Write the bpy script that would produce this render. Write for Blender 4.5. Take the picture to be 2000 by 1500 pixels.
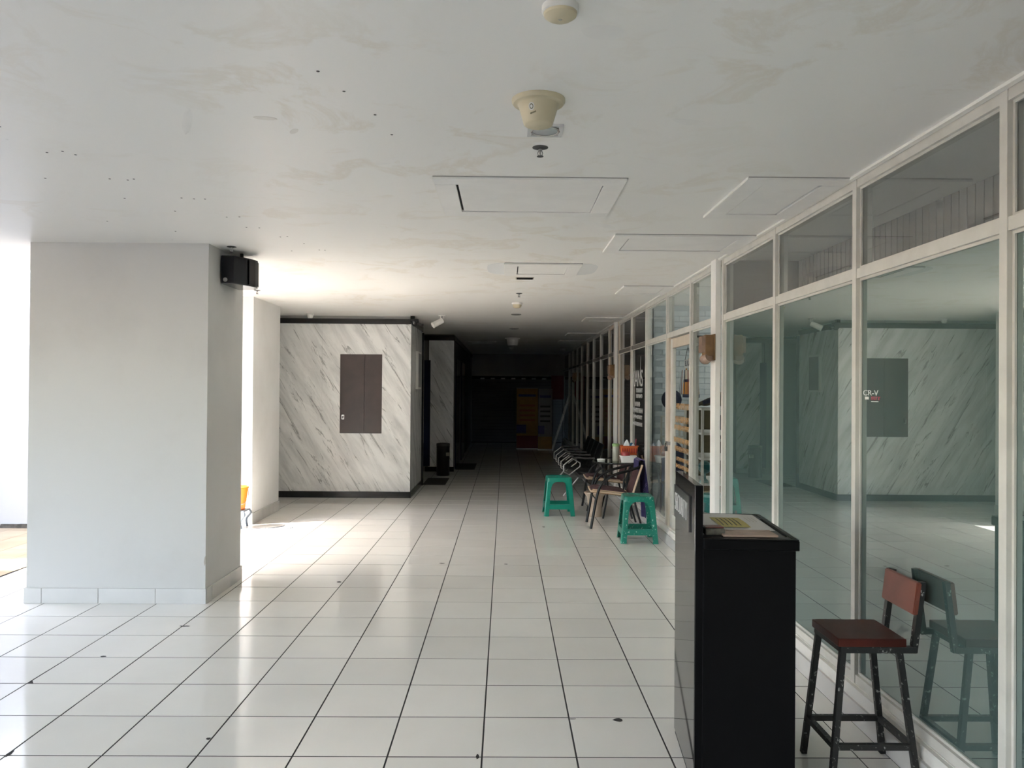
import bpy, bmesh, math, random
from mathutils import Vector, Matrix

for o in list(bpy.data.objects):
    bpy.data.objects.remove(o, do_unlink=True)
scene = bpy.context.scene
COL = scene.collection
random.seed(7)

# ------------------------------------------------------------------ camera
F_PX, CAM_H = 1522.84, 1.552
YAW, PITCH, ROLL = 0.0089025, 0.007476, 0.0073889
_f = Vector((math.sin(YAW) * math.cos(PITCH), math.cos(YAW) * math.cos(PITCH), math.sin(PITCH)))
_r = Vector((math.cos(YAW), -math.sin(YAW), 0))
_u = _r.cross(_f)
CAM_R = math.cos(ROLL) * _r + math.sin(ROLL) * _u
CAM_U = -math.sin(ROLL) * _r + math.cos(ROLL) * _u
CAM_F = _f
cam_data = bpy.data.cameras.new('camera')
cam_data.sensor_width = 36
cam_data.lens = F_PX / 2000 * 36
cam_data.clip_start = 0.05
cam = bpy.data.objects.new('camera', cam_data)
COL.objects.link(cam)
M = Matrix((CAM_R, CAM_U, -CAM_F)).transposed().to_4x4()
M.translation = Vector((0, 0, CAM_H))
cam.matrix_world = M
scene.camera = cam

# ------------------------------------------------------------------ world, sun, exposure
SUN_DIR = Vector((1.0, 0.29, -1.19)).normalized()
world = bpy.data.worlds.new('world')
scene.world = world
world.use_nodes = True
wn = world.node_tree
wn.nodes.clear()
w_out = wn.nodes.new('ShaderNodeOutputWorld')
w_bg = wn.nodes.new('ShaderNodeBackground')
w_sky = wn.nodes.new('ShaderNodeTexSky')
w_sky.sky_type = 'NISHITA'
w_sky.sun_disc = False
w_sky.sun_elevation = math.radians(48.8)
w_sky.sun_rotation = math.atan2(-SUN_DIR.x, -SUN_DIR.y)
w_sky.air_density = 1.0
w_sky.dust_density = 2.8
w_sky.ozone_density = 1.0
w_bg.inputs['Strength'].default_value = 1.2
wn.links.new(w_sky.outputs['Color'], w_bg.inputs['Color'])
wn.links.new(w_bg.outputs['Background'], w_out.inputs['Surface'])

sun_data = bpy.data.lights.new('sun', 'SUN')
sun_data.energy = 9.5
sun_data.angle = math.radians(0.53)
sun_data.color = (1.0, 0.955, 0.88)
sun = bpy.data.objects.new('sun', sun_data)
COL.objects.link(sun)
sun.rotation_euler = SUN_DIR.to_track_quat('-Z', 'Y').to_euler()
sun.location = (-10, -4, 14)

scene.cycles.max_bounces = 16
scene.cycles.diffuse_bounces = 10
vs = scene.view_settings
vs.view_transform = 'Standard'
vs.look = 'None'
vs.exposure = 1.58
vs.gamma = 1.0
vs.use_curve_mapping = False

# ------------------------------------------------------------------ materials
MATS = {}

def node_mat(name):
    m = bpy.data.materials.new(name)
    m.use_nodes = True
    nt = m.node_tree
    b = nt.nodes['Principled BSDF']
    MATS[name] = m
    return m, nt, b

def N(nt, t, **kw):
    n = nt.nodes.new(t)
    for k, v in kw.items():
        if k in n.inputs:
            n.inputs[k].default_value = v
        else:
            setattr(n, k, v)
    return n

def ramp(nt, fac, stops):
    r = nt.nodes.new('ShaderNodeValToRGB')
    while len(r.color_ramp.elements) > 1:
        r.color_ramp.elements.remove(r.color_ramp.elements[-1])
    for i, (p, c) in enumerate(stops):
        e = r.color_ramp.elements[0] if i == 0 else r.color_ramp.elements.new(p)
        e.position = p
        e.color = (c[0], c[1], c[2], 1) if not isinstance(c, (int, float)) else (c, c, c, 1)
    nt.links.new(fac, r.inputs['Fac'])
    return r.outputs['Color']

def mixc(nt, fac, a, b):
    m = nt.nodes.new('ShaderNodeMix')
    m.data_type = 'RGBA'
    for sock, v in ((m.inputs[0], fac), (m.inputs[6], a), (m.inputs[7], b)):
        if isinstance(v, (int, float)):
            sock.default_value = v
        elif isinstance(v, (tuple, list)):
            sock.default_value = (v[0], v[1], v[2], 1)
        else:
            nt.links.new(v, sock)
    return m.outputs[2]

def plain(name, color, rough=0.5, metal=0.0, ior=1.5, var=0.0, scale=8.0, bump=0.0, bscale=60.0, dark=None):
    """procedural paint/plastic/metal: base colour with a little noise in tone and relief"""
    m, nt, b = node_mat(name)
    b.inputs['Roughness'].default_value = rough
    b.inputs['Metallic'].default_value = metal
    b.inputs['IOR'].default_value = ior
    tc = N(nt, 'ShaderNodeNewGeometry')
    if var > 0:
        nz = N(nt, 'ShaderNodeTexNoise', Scale=scale, Detail=5.0)
        nt.links.new(tc.outputs['Position'], nz.inputs['Vector'])
        d = dark if dark else tuple(c * (1 - var) for c in color)
        col = ramp(nt, nz.outputs['Fac'], [(0.35, d), (0.62, color)])
        nt.links.new(col, b.inputs['Base Color'])
    else:
        b.inputs['Base Color'].default_value = (*color, 1)
    if bump > 0:
        nb = N(nt, 'ShaderNodeTexNoise', Scale=bscale, Detail=3.0)
        nt.links.new(tc.outputs['Position'], nb.inputs['Vector'])
        bp = N(nt, 'ShaderNodeBump', Strength=bump, Distance=0.004)
        nt.links.new(nb.outputs['Fac'], bp.inputs['Height'])
        nt.links.new(bp.outputs['Normal'], b.inputs['Normal'])
    return m

# floor tile: glazed cream ceramic, tone differs tile by tile, faint dirt
def make_tile(name, c1, c2, size, ox, oy, rough):
    m, nt, b = node_mat(name)
    g = N(nt, 'ShaderNodeNewGeometry')
    mp = N(nt, 'ShaderNodeVectorMath', operation='SUBTRACT')
    mp.inputs[1].default_value = (ox, oy, -50)
    sn = N(nt, 'ShaderNodeVectorMath', operation='DIVIDE')
    sn.inputs[1].default_value = (size, size, 1000)
    fl = N(nt, 'ShaderNodeVectorMath', operation='FLOOR')
    nt.links.new(g.outputs['Position'], mp.inputs[0])
    nt.links.new(mp.outputs[0], sn.inputs[0])
    nt.links.new(sn.outputs[0], fl.inputs[0])
    wn_ = N(nt, 'ShaderNodeTexWhiteNoise')
    nt.links.new(fl.outputs[0], wn_.inputs['Vector'])
    base = ramp(nt, wn_.outputs['Value'], [(0.0, c1), (1.0, c2)])
    nz = N(nt, 'ShaderNodeTexNoise', Scale=2.2, Detail=6.0)
    nt.links.new(g.outputs['Position'], nz.inputs['Vector'])
    dirt = ramp(nt, nz.outputs['Fac'], [(0.42, 0.0), (0.7, 0.12)])
    col = mixc(nt, dirt, base, tuple(c * 0.7 for c in c1))
    nt.links.new(col, b.inputs['Base Color'])
    rr = ramp(nt, nz.outputs['Fac'], [(0.3, rough * 0.8), (0.7, rough * 1.3)])
    nt.links.new(rr, b.inputs['Roughness'])
    b.inputs['IOR'].default_value = 1.65
    nb = N(nt, 'ShaderNodeTexNoise', Scale=9.0, Detail=1.0)
    nt.links.new(g.outputs['Position'], nb.inputs['Vector'])
    bp = N(nt, 'ShaderNodeBump', Strength=0.06, Distance=0.004)
    nt.links.new(nb.outputs['Fac'], bp.inputs['Height'])
    nt.links.new(bp.outputs['Normal'], b.inputs['Normal'])
    return m

TX, TY, T = -0.0859, 3.3076, 0.4
make_tile('tile', (0.80, 0.785, 0.74), (0.87, 0.855, 0.81), T, TX, TY, 0.10)
make_tile('beige_tile', (0.24, 0.185, 0.115), (0.29, 0.23, 0.15), 0.31, -4.11, 5.0, 0.7)
plain('skirting', (0.58, 0.57, 0.55), 0.25, var=0.08, scale=3)
plain('grout', (0.035, 0.032, 0.03), 0.9)
plain('concrete', (0.42, 0.39, 0.34), 0.9, var=0.2, scale=1.5)
plain('asphalt', (0.10, 0.10, 0.10), 0.9, var=0.3, scale=4)
plain('soil', (0.10, 0.09, 0.075), 0.95, var=0.5, scale=20)

# plaster walls with scuffs
def make_plaster(name, color, stain, amount, scale=1.2, marks=True):
    m, nt, b = node_mat(name)
    g = N(nt, 'ShaderNodeNewGeometry')
    nz = N(nt, 'ShaderNodeTexNoise', Scale=scale, Detail=8.0, Roughness=0.6)
    nt.links.new(g.outputs['Position'], nz.inputs['Vector'])
    f = ramp(nt, nz.outputs['Fac'], [(0.5, 0.0), (0.72, amount)])
    col = mixc(nt, f, color, stain)
    if marks:
        mk = N(nt, 'ShaderNodeTexNoise', Scale=5.0, Detail=9.0, Roughness=0.75, Distortion=1.6)
        nt.links.new(g.outputs['Position'], mk.inputs['Vector'])
        f2 = ramp(nt, mk.outputs['Fac'], [(0.66, 0.0), (0.74, 0.30)])
        col = mixc(nt, f2, col, tuple(c * 0.6 for c in color))
    nt.links.new(col, b.inputs['Base Color'])
    b.inputs['Roughness'].default_value = 0.65
    nb = N(nt, 'ShaderNodeTexNoise', Scale=14.0, Detail=6.0)
    nt.links.new(g.outputs['Position'], nb.inputs['Vector'])
    bp = N(nt, 'ShaderNodeBump', Strength=0.15, Distance=0.01)
    nt.links.new(nb.outputs['Fac'], bp.inputs['Height'])
    nt.links.new(bp.outputs['Normal'], b.inputs['Normal'])
    return m

make_plaster('plaster', (0.56, 0.555, 0.54), (0.47, 0.46, 0.44), 0.5)
make_plaster('outer_plaster', (0.44, 0.435, 0.425), (0.33, 0.32, 0.30), 0.6, 0.8)
make_plaster('inner_plaster', (0.76, 0.755, 0.745), (0.62, 0.61, 0.59), 0.5)
make_plaster('kerb_plaster', (0.72, 0.70, 0.66), (0.45, 0.42, 0.37), 0.7, 5.0)
make_plaster('end_plaster', (0.42, 0.41, 0.38), (0.34, 0.33, 0.30), 0.5)

# ceiling: white emulsion with patchy water stains, filler smears and screw spots
def make_ceiling():
    m, nt, b = node_mat('ceiling_paint')
    g = N(nt, 'ShaderNodeNewGeometry')
    big = N(nt, 'ShaderNodeTexNoise', Scale=0.55, Detail=2.0)
    nt.links.new(g.outputs['Position'], big.inputs['Vector'])
    fine = N(nt, 'ShaderNodeTexNoise', Scale=2.6, Detail=9.0, Roughness=0.65, Distortion=0.8)
    nt.links.new(g.outputs['Position'], fine.inputs['Vector'])
    a = ramp(nt, big.outputs['Fac'], [(0.42, 0.0), (0.6, 1.0)])
    s = ramp(nt, fine.outputs['Fac'], [(0.52, 0.0), (0.60, 0.55), (0.64, 0.2), (0.75, 0.45)])
    mul = N(nt, 'ShaderNodeMath', operation='MULTIPLY')
    nt.links.new(a, mul.inputs[0]); nt.links.new(s, mul.inputs[1])
    col = mixc(nt, mul.outputs[0], (0.81, 0.80, 0.775), (0.66, 0.60, 0.50))
    sm = N(nt, 'ShaderNodeTexNoise', Scale=1.1, Detail=4.0)
    nt.links.new(g.outputs['Position'], sm.inputs['Vector'])
    f3 = ramp(nt, sm.outputs['Fac'], [(0.40, 0.0), (0.65, 0.25)])
    col = mixc(nt, f3, col, (0.78, 0.77, 0.75))
    vo = N(nt, 'ShaderNodeTexVoronoi', Scale=3.1)
    nt.links.new(g.outputs['Position'], vo.inputs['Vector'])
    dot = ramp(nt, vo.outputs['Distance'], [(0.016, 0.7), (0.026, 0.0)])
    bg2 = ramp(nt, sm.outputs['Fac'], [(0.50, 0.0), (0.56, 1.0)])
    m2 = N(nt, 'ShaderNodeMath', operation='MULTIPLY')
    nt.links.new(dot, m2.inputs[0]); nt.links.new(bg2, m2.inputs[1])
    col = mixc(nt, m2.outputs[0], col, (0.10, 0.09, 0.08))
    nt.links.new(col, b.inputs['Base Color'])
    b.inputs['Roughness'].default_value = 0.45
    bp = N(nt, 'ShaderNodeBump', Strength=0.12, Distance=0.01)
    nt.links.new(fine.outputs['Fac'], bp.inputs['Height'])
    nt.links.new(bp.outputs['Normal'], b.inputs['Normal'])
make_ceiling()

# marble laminate: pale grey with slanting dark veins
def make_marble():
    m, nt, b = node_mat('marble')
    g = N(nt, 'ShaderNodeNewGeometry')
    sp = N(nt, 'ShaderNodeSeparateXYZ')
    nt.links.new(g.outputs['Position'], sp.inputs[0])
    ad = N(nt, 'ShaderNodeMath', operation='ADD')
    nt.links.new(sp.outputs['X'], ad.inputs[0]); nt.links.new(sp.outputs['Y'], ad.inputs[1])
    cb = N(nt, 'ShaderNodeCombineXYZ')
    nt.links.new(ad.outputs[0], cb.inputs['X']); nt.links.new(sp.outputs['Z'], cb.inputs['Y'])
    mp = N(nt, 'ShaderNodeMapping')
    mp.inputs['Rotation'].default_value = (0, 0, math.radians(58))
    nt.links.new(cb.outputs[0], mp.inputs['Vector'])
    st = N(nt, 'ShaderNodeMapping')
    st.inputs['Scale'].default_value = (0.7, 4.2, 1)
    nt.links.new(mp.outputs[0], st.inputs['Vector'])
    n1 = N(nt, 'ShaderNodeTexNoise', Scale=1.6, Detail=7.0, Roughness=0.62, Distortion=0.5)
    nt.links.new(st.outputs[0], n1.inputs['Vector'])
    st2 = N(nt, 'ShaderNodeMapping')
    st2.inputs['Scale'].default_value = (1.1, 8.5, 1)
    st2.inputs['Location'].default_value = (3, 7, 0)
    nt.links.new(mp.outputs[0], st2.inputs['Vector'])
    n2 = N(nt, 'ShaderNodeTexNoise', Scale=1.5, Detail=9.0, Roughness=0.7, Distortion=0.9)
    nt.links.new(st2.outputs[0], n2.inputs['Vector'])
    f1 = ramp(nt, n1.outputs['Fac'], [(0.42, 0.0), (0.68, 0.8)])
    c1 = mixc(nt, f1, (0.92, 0.92, 0.915), (0.58, 0.585, 0.585))
    f2 = ramp(nt, n2.outputs['Fac'], [(0.57, 0.0), (0.63, 0.75), (0.68, 0.12)])
    c2 = mixc(nt, f2, c1, (0.15, 0.155, 0.16))
    nt.links.new(c2, b.inputs['Base Color'])
    b.inputs['Roughness'].default_value = 0.16
make_marble()

# clear glass as a thin sheet: fresnel reflection over tinted transparency
def make_glass(name, tint, ior):
    m, nt, b = node_mat(name)
    nt.nodes.remove(b)
    out = nt.nodes['Material Output']
    fr = N(nt, 'ShaderNodeFresnel', IOR=ior)
    tr = N(nt, 'ShaderNodeBsdfTransparent')
    tr.inputs['Color'].default_value = (*tint, 1)
    gl = N(nt, 'ShaderNodeBsdfGlossy')
    gl.inputs['Roughness'].default_value = 0.0
    gl.inputs['Color'].default_value = (0.94, 0.97, 0.96, 1)
    mx = N(nt, 'ShaderNodeMixShader')
    ge = N(nt, 'ShaderNodeNewGeometry')
    inv = N(nt, 'ShaderNodeMath', operation='SUBTRACT')
    inv.inputs[0].default_value = 1.0
    nt.links.new(ge.outputs['Backfacing'], inv.inputs[1])
    fm = N(nt, 'ShaderNodeMath', operation='MULTIPLY')
    nt.links.new(fr.outputs[0], fm.inputs[0]); nt.links.new(inv.outputs[0], fm.inputs[1])
    nt.links.new(fm.outputs[0], mx.inputs[0])
    nt.links.new(tr.outputs[0], mx.inputs[1])
    nt.links.new(gl.outputs[0], mx.inputs[2])
    nt.links.new(mx.outputs[0], out.inputs['Surface'])
make_glass('clear_glass', (0.95, 0.97, 0.965), 1.9)
make_glass('upper_glass', (0.95, 0.97, 0.965), 2.4)
make_glass('table_glass', (0.55, 0.62, 0.58), 1.5)
make_glass('sun_filter_sheet', (0.045, 0.052, 0.062), 1.4)
m = plain('filmed_glass', (0.075, 0.115, 0.107), 0.0, ior=3.4)
m.node_tree.nodes['Principled BSDF'].inputs['Specular Tint'].default_value = (0.88, 0.97, 0.95, 1)
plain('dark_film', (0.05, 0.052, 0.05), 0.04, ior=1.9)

plain('aluminium', (0.60, 0.585, 0.54), 0.42, var=0.10, scale=9)
plain('cream_aluminium', (0.58, 0.50, 0.41), 0.45, var=0.12, scale=6)
plain('rail_dark', (0.20, 0.185, 0.165), 0.5, var=0.2, scale=6)
plain('white_paint', (0.80, 0.79, 0.76), 0.4, var=0.06, scale=5)
plain('hatch_white', (0.81, 0.80, 0.78), 0.5, var=0.05, scale=6)
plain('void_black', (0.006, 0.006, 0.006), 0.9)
plain('edge_shadow_grey', (0.34, 0.335, 0.32), 0.8)
plain('sealant', (0.78, 0.77, 0.73), 0.6, bump=0.6, bscale=30)
plain('black_trim', (0.012, 0.012, 0.014), 0.18)
plain('brown_panel', (0.062, 0.040, 0.036), 0.30, var=0.25, scale=5)
plain('chrome', (0.75, 0.75, 0.75), 0.2, metal=1.0)
plain('steel', (0.38, 0.38, 0.37), 0.35, metal=0.9)
plain('dark_steel', (0.07, 0.07, 0.07), 0.4, metal=0.6)
plain('gloss_black', (0.010, 0.010, 0.011), 0.05, ior=1.62)
plain('desk_black', (0.004, 0.004, 0.0045), 0.3, ior=1.2)
plain('desk_top', (0.022, 0.022, 0.023), 0.30, var=0.4, scale=20)
plain('plate_grey', (0.05, 0.05, 0.052), 0.12, ior=1.7)
plain('letter_white', (0.60, 0.60, 0.59), 0.4)
plain('letter_orange', (0.46, 0.26, 0.10), 0.5)
plain('letter_red', (0.35, 0.05, 0.08), 0.5)
plain('black_plastic', (0.006, 0.006, 0.006), 0.4, ior=1.35)
plain('speaker_side', (0.006, 0.006, 0.009), 0.4, ior=1.3)
plain('beige_plastic', (0.60, 0.53, 0.37), 0.32, var=0.08, scale=10)
plain('grey_plastic', (0.42, 0.40, 0.34), 0.4)
plain('white_plastic', (0.74, 0.73, 0.70), 0.35)
plain('bezel_grey', (0.55, 0.55, 0.54), 0.4)
plain('lamp_lens', (0.45, 0.46, 0.46), 0.1)
plain('brick_white', (0.62, 0.66, 0.67), 0.6, var=0.10, scale=7, bump=0.5, bscale=20)
plain('brick_joint', (0.46, 0.50, 0.51), 0.8)
plain('shop_panel', (0.25, 0.225, 0.21), 0.6, var=0.15, scale=3)
plain('shop_white', (0.62, 0.63, 0.62), 0.6)
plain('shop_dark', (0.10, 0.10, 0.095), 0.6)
plain('wood_red', (0.085, 0.020, 0.014), 0.35, var=0.45, scale=5, ior=1.3)
plain('wood_back', (0.19, 0.05, 0.03), 0.4, var=0.25, scale=6)
plain('meter_brown', (0.24, 0.135, 0.06), 0.5, var=0.3, scale=12)
plain('meter_cover', (0.36, 0.25, 0.19), 0.15, var=0.3, scale=14)
plain('green_plastic', (0.006, 0.235, 0.165), 0.28, var=0.12, scale=6)
plain('rattan', (0.36, 0.22, 0.10), 0.6, var=0.35, scale=90)
plain('rattan_edge', (0.62, 0.46, 0.32), 0.5)
plain('brown_cushion', (0.075, 0.032, 0.034), 0.8, var=0.3, scale=30)
plain('pottery', (0.50, 0.40, 0.31), 0.55, var=0.22, scale=9, bump=0.3)
plain('orange_plastic', (0.60, 0.13, 0.03), 0.4, var=0.15, scale=12)
plain('bright_orange', (0.92, 0.22, 0.01), 0.35)
plain('maroon_plastic', (0.30, 0.03, 0.03), 0.35)
plain('green_lid', (0.22, 0.36, 0.14), 0.4)
plain('jar_clear', (0.40, 0.40, 0.33), 0.15, var=0.1)
plain('bag_white', (0.72, 0.76, 0.80), 0.4)
plain('bag_blue', (0.03, 0.16, 0.30), 0.4)
plain('towel_purple', (0.035, 0.028, 0.11), 0.85, var=0.25, scale=25)
plain('towel_light', (0.17, 0.14, 0.28), 0.85)
plain('paper', (0.66, 0.64, 0.62), 0.6)
plain('paper_yellow', (0.52, 0.45, 0.15), 0.6)
plain('cardboard', (0.42, 0.31, 0.25), 0.6)
plain('packet_red', (0.22, 0.06, 0.05), 0.4, var=0.4, scale=60)
plain('packet_grey', (0.16, 0.15, 0.12), 0.4, var=0.5, scale=60)
plain('print_dark', (0.12, 0.11, 0.06), 0.6)
plain('rubber_mat', (0.010, 0.010, 0.010), 0.95, bump=0.5)
plain('lift_blue', (0.012, 0.020, 0.055), 0.15)
plain('banner_yellow', (0.45, 0.26, 0.05), 0.5, var=0.15)
plain('banner_orange', (0.40, 0.14, 0.04), 0.5)
plain('banner_grey', (0.30, 0.30, 0.31), 0.5, var=0.1)
plain('banner_blue', (0.06, 0.06, 0.22), 0.5)
plain('banner_red', (0.22, 0.03, 0.04), 0.5)
plain('teal_plastic', (0.02, 0.16, 0.17), 0.35)
plain('teal_light', (0.22, 0.42, 0.42), 0.35)
plain('cloth_maroon', (0.055, 0.012, 0.018), 0.85)
plain('cloth_olive', (0.09, 0.075, 0.035), 0.85, var=0.2, scale=20)
plain('cloth_navy', (0.015, 0.02, 0.045), 0.85)
plain('tote_orange', (0.58, 0.27, 0.07), 0.8)
plain('tote_navy', (0.02, 0.03, 0.08), 0.8)
plain('tote_cream', (0.60, 0.52, 0.42), 0.8)
plain('hose_grey', (0.10, 0.12, 0.15), 0.5)
plain('foot_rubber', (0.02, 0.02, 0.02), 0.7)

# black painted stool frame with chipped paint
def make_chipped(name, base, chip, sc, lo, hi, rough):
    m, nt, b = node_mat(name)
    g = N(nt, 'ShaderNodeNewGeometry')
    nz = N(nt, 'ShaderNodeTexNoise', Scale=sc, Detail=6.0, Roughness=0.7)
    nt.links.new(g.outputs['Position'], nz.inputs['Vector'])
    f = ramp(nt, nz.outputs['Fac'], [(lo, 0.0), (hi, 1.0)])
    nt.links.new(mixc(nt, f, base, chip), b.inputs['Base Color'])
    b.inputs['Roughness'].default_value = rough
make_chipped('chipped_black', (0.010, 0.010, 0.010), (0.30, 0.30, 0.28), 45, 0.60, 0.64, 0.45)
make_chipped('splashed_green', (0.008, 0.20, 0.14), (0.55, 0.68, 0.62), 42, 0.60, 0.635, 0.3)

# ------------------------------------------------------------------ mesh helpers
class B:
    """collects shapes; build() links them as one mesh object"""
    def __init__(self):
        self.bm = bmesh.new()
    def box(self, x0, x1, y0, y1, z0, z1, bev=0.0):
        t = bmesh.new()
        bmesh.ops.create_cube(t, size=1)
        for v in t.verts:
            v.co = Vector(((x0 + x1) / 2 + v.co.x * (x1 - x0), (y0 + y1) / 2 + v.co.y * (y1 - y0), (z0 + z1) / 2 + v.co.z * (z1 - z0)))
        if bev > 0:
            bmesh.ops.bevel(t, geom=t.edges[:], offset=bev, segments=2, affect='EDGES', profile=0.6)
        self._merge(t)
        return self
    def _merge(self, t, mtx=None):
        if mtx is not None:
            bmesh.ops.transform(t, matrix=mtx, verts=t.verts)
        me = bpy.data.meshes.new('tmp')
        t.to_mesh(me); t.free()
        self.bm.from_mesh(me)
        bpy.data.meshes.remove(me)
    def obox(self, c, ax, ay, az, sx, sy, sz, bev=0.0):
        """oriented box: centre c, axes, full sizes"""
        t = bmesh.new()
        bmesh.ops.create_cube(t, size=1)
        for v in t.verts:
            v.co = Vector((v.co.x * sx, v.co.y * sy, v.co.z * sz))
        if bev > 0:
            bmesh.ops.bevel(t, geom=t.edges[:], offset=bev, segments=2, affect='EDGES')
        m_ = Matrix((ax, ay, az)).transposed().to_4x4()
        m_.translation = Vector(c)
        self._merge(t, m_)
        return self
    def bar(self, a, b, w, d=None, up=(0, 0, 1), bev=0.0):
        """square bar from a to b"""
        a, b = Vector(a), Vector(b)
        z = (b - a).normalized()
        u = Vector(up)
        if abs(z.dot(u)) > 0.98:
            u = Vector((0, 1, 0))
        x = u.cross(z).normalized(); y = z.cross(x)
        return self.obox((a + b) / 2, x, y, z, w, d or w, (b - a).length, bev)
    def tube(self, pts, r, n=8, closed=False):
        pts = [Vector(p) for p in pts]
        k = len(pts)
        rs = r if isinstance(r, (list, tuple)) else [r] * k
        rings = []
        prev = None
        for i, p in enumerate(pts):
            if closed:
                t = (pts[(i + 1) % k] - pts[i - 1]).normalized()
            else:
                t = (pts[min(i + 1, k - 1)] - pts[max(i - 1, 0)]).normalized()
            if prev is None:
                u = Vector((0, 0, 1)) if abs(t.z) < 0.9 else Vector((0, 1, 0))
                x = u.cross(t).normalized()
            else:
                x = (prev - t * prev.dot(t)).normalized()
            prev = x
            y = t.cross(x)
            rings.append([self.bm.verts.new(p + rs[i] * (math.cos(2 * math.pi * j / n) * x + math.sin(2 * math.pi * j / n) * y)) for j in range(n)])
        for i in range(k if closed else k - 1):
            a, b = rings[i], rings[(i + 1) % k]
            for j in range(n):
                self.bm.faces.new((a[j], a[(j + 1) % n], b[(j + 1) % n], b[j]))
        if not closed:
            self.bm.faces.new(rings[0][::-1]); self.bm.faces.new(rings[-1])
        return self
    def lathe(self, prof, c=(0, 0, 0), n=24, cap0=True, cap1=True):
        rings = []
        for r, z in prof:
            rings.append([self.bm.verts.new((c[0] + r * math.cos(2 * math.pi * j / n), c[1] + r * math.sin(2 * math.pi * j / n), c[2] + z)) for j in range(n)])
        for a, b in zip(rings, rings[1:]):
            for j in range(n):
                self.bm.faces.new((a[j], a[(j + 1) % n], b[(j + 1) % n], b[j]))
        if cap0: self.bm.faces.new(rings[0][::-1])
        if cap1: self.bm.faces.new(rings[-1])
        return self
    def prism(self, poly, d0, d1, axis='z'):
        """2-D polygon extruded along an axis: z:(x,y) x:(y,z) y:(x,z)"""
        def P(a, b, d):
            return {'z': (a, b, d), 'x': (d, a, b), 'y': (a, d, b)}[axis]
        lo = [self.bm.verts.new(P(a, b, d0)) for a, b in poly]
        hi = [self.bm.verts.new(P(a, b, d1)) for a, b in poly]
        k = len(poly)
        f = [self.bm.faces.new(lo[::-1]), self.bm.faces.new(hi)]
        for i in range(k):
            f.append(self.bm.faces.new((lo[i], lo[(i + 1) % k], hi[(i + 1) % k], hi[i])))
        return self
    def grid(self, fn, nu, nv, thick=0.0):
        """surface fn(u,v)->Vector, u,v in 0..1; optional thickness"""
        vs_ = [[self.bm.verts.new(fn(i / nu, j / nv)) for j in range(nv + 1)] for i in range(nu + 1)]
        fs = []
        for i in range(nu):
            for j in range(nv):
                fs.append(self.bm.faces.new((vs_[i][j], vs_[i + 1][j], vs_[i + 1][j + 1], vs_[i][j + 1])))
        if thick:
            bmesh.ops.recalc_face_normals(self.bm, faces=fs)
            bmesh.ops.solidify(self.bm, geom=fs, thickness=thick)
        return self
    def build(self, name, mat, parent=None, smooth=False, recalc=True):
        if recalc:
            bmesh.ops.recalc_face_normals(self.bm, faces=self.bm.faces)
        me = bpy.data.meshes.new(name)
        self.bm.to_mesh(me); self.bm.free()
        me.materials.append(MATS[mat])
        if smooth:
            me.shade_smooth()
            try:
                me.set_sharp_from_angle(angle=math.radians(38))
            except Exception:
                pass
        o = bpy.data.objects.new(name, me)
        COL.objects.link(o)
        if parent is not None:
            o.parent = parent
        return o

def tag(o, label, cat=None, group=None, kind=None):
    o['label'] = label
    if cat: o['category'] = cat
    if group: o['group'] = group
    if kind: o['kind'] = kind
    return o

def thing(name, label, cat, loc=(0, 0, 0), rz=0.0, group=None, kind=None):
    o = bpy.data.objects.new(name, None)
    o.empty_display_size = 0.1
    COL.objects.link(o)
    o.location = loc
    o.rotation_euler = (0, 0, rz)
    return tag(o, label, cat, group, kind)

def dup(root, loc, rz, label, group=None):
    r = root.copy(); COL.objects.link(r)
    r.location = loc; r.rotation_euler = (0, 0, rz); r['label'] = label
    if group: r['group'] = group
    for ch in list(root.children):
        c = ch.copy(); COL.objects.link(c); c.parent = r
        for g in list(ch.children):
            d = g.copy(); COL.objects.link(d); d.parent = c
    return r

def text_part(s, size, mat, parent, mtx, name='lettering', extrude=0.001, sx=1.0, thin=0.0):
    cu = bpy.data.curves.new('txt', 'FONT')
    cu.body = s; cu.size = size; cu.extrude = extrude; cu.offset = thin
    cu.align_x = 'CENTER'; cu.align_y = 'CENTER'
    to = bpy.data.objects.new('txt', cu)
    COL.objects.link(to)
    dg = bpy.context.evaluated_depsgraph_get()
    me = bpy.data.meshes.new_from_object(to.evaluated_get(dg))
    bpy.data.objects.remove(to); bpy.data.curves.remove(cu)
    me.transform(Matrix.Diagonal((sx, 1, 1, 1)))
    me.transform(mtx)
    me.name = name
    me.materials.clear(); me.materials.append(MATS[mat])
    o = bpy.data.objects.new(name, me)
    COL.objects.link(o); o.parent = parent
    return o

# text standing on the storefront / desk: reads from -x side, left = +y
def facing_minus_x(x, y, z):
    m_ = Matrix((Vector((0, -1, 0)), Vector((0, 0, 1)), Vector((-1, 0, 0)))).transposed().to_4x4()
    m_.translation = Vector((x, y, z))
    return m_

CEIL = 2.59
# ------------------------------------------------------------------ ground and floor
tag(B().box(-30, 30, -30, 40, -0.5, -0.06)  .build('ground', 'asphalt'), 'grey asphalt ground outside under the building', 'ground', kind='structure')
floor = B().box(-4.27, 1.66, -12, 23.2, -0.06, -0.0012).build('floor', 'grout')
tag(floor, 'white ceramic tiled corridor floor with dark grout joints', 'floor', kind='structure')

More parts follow.
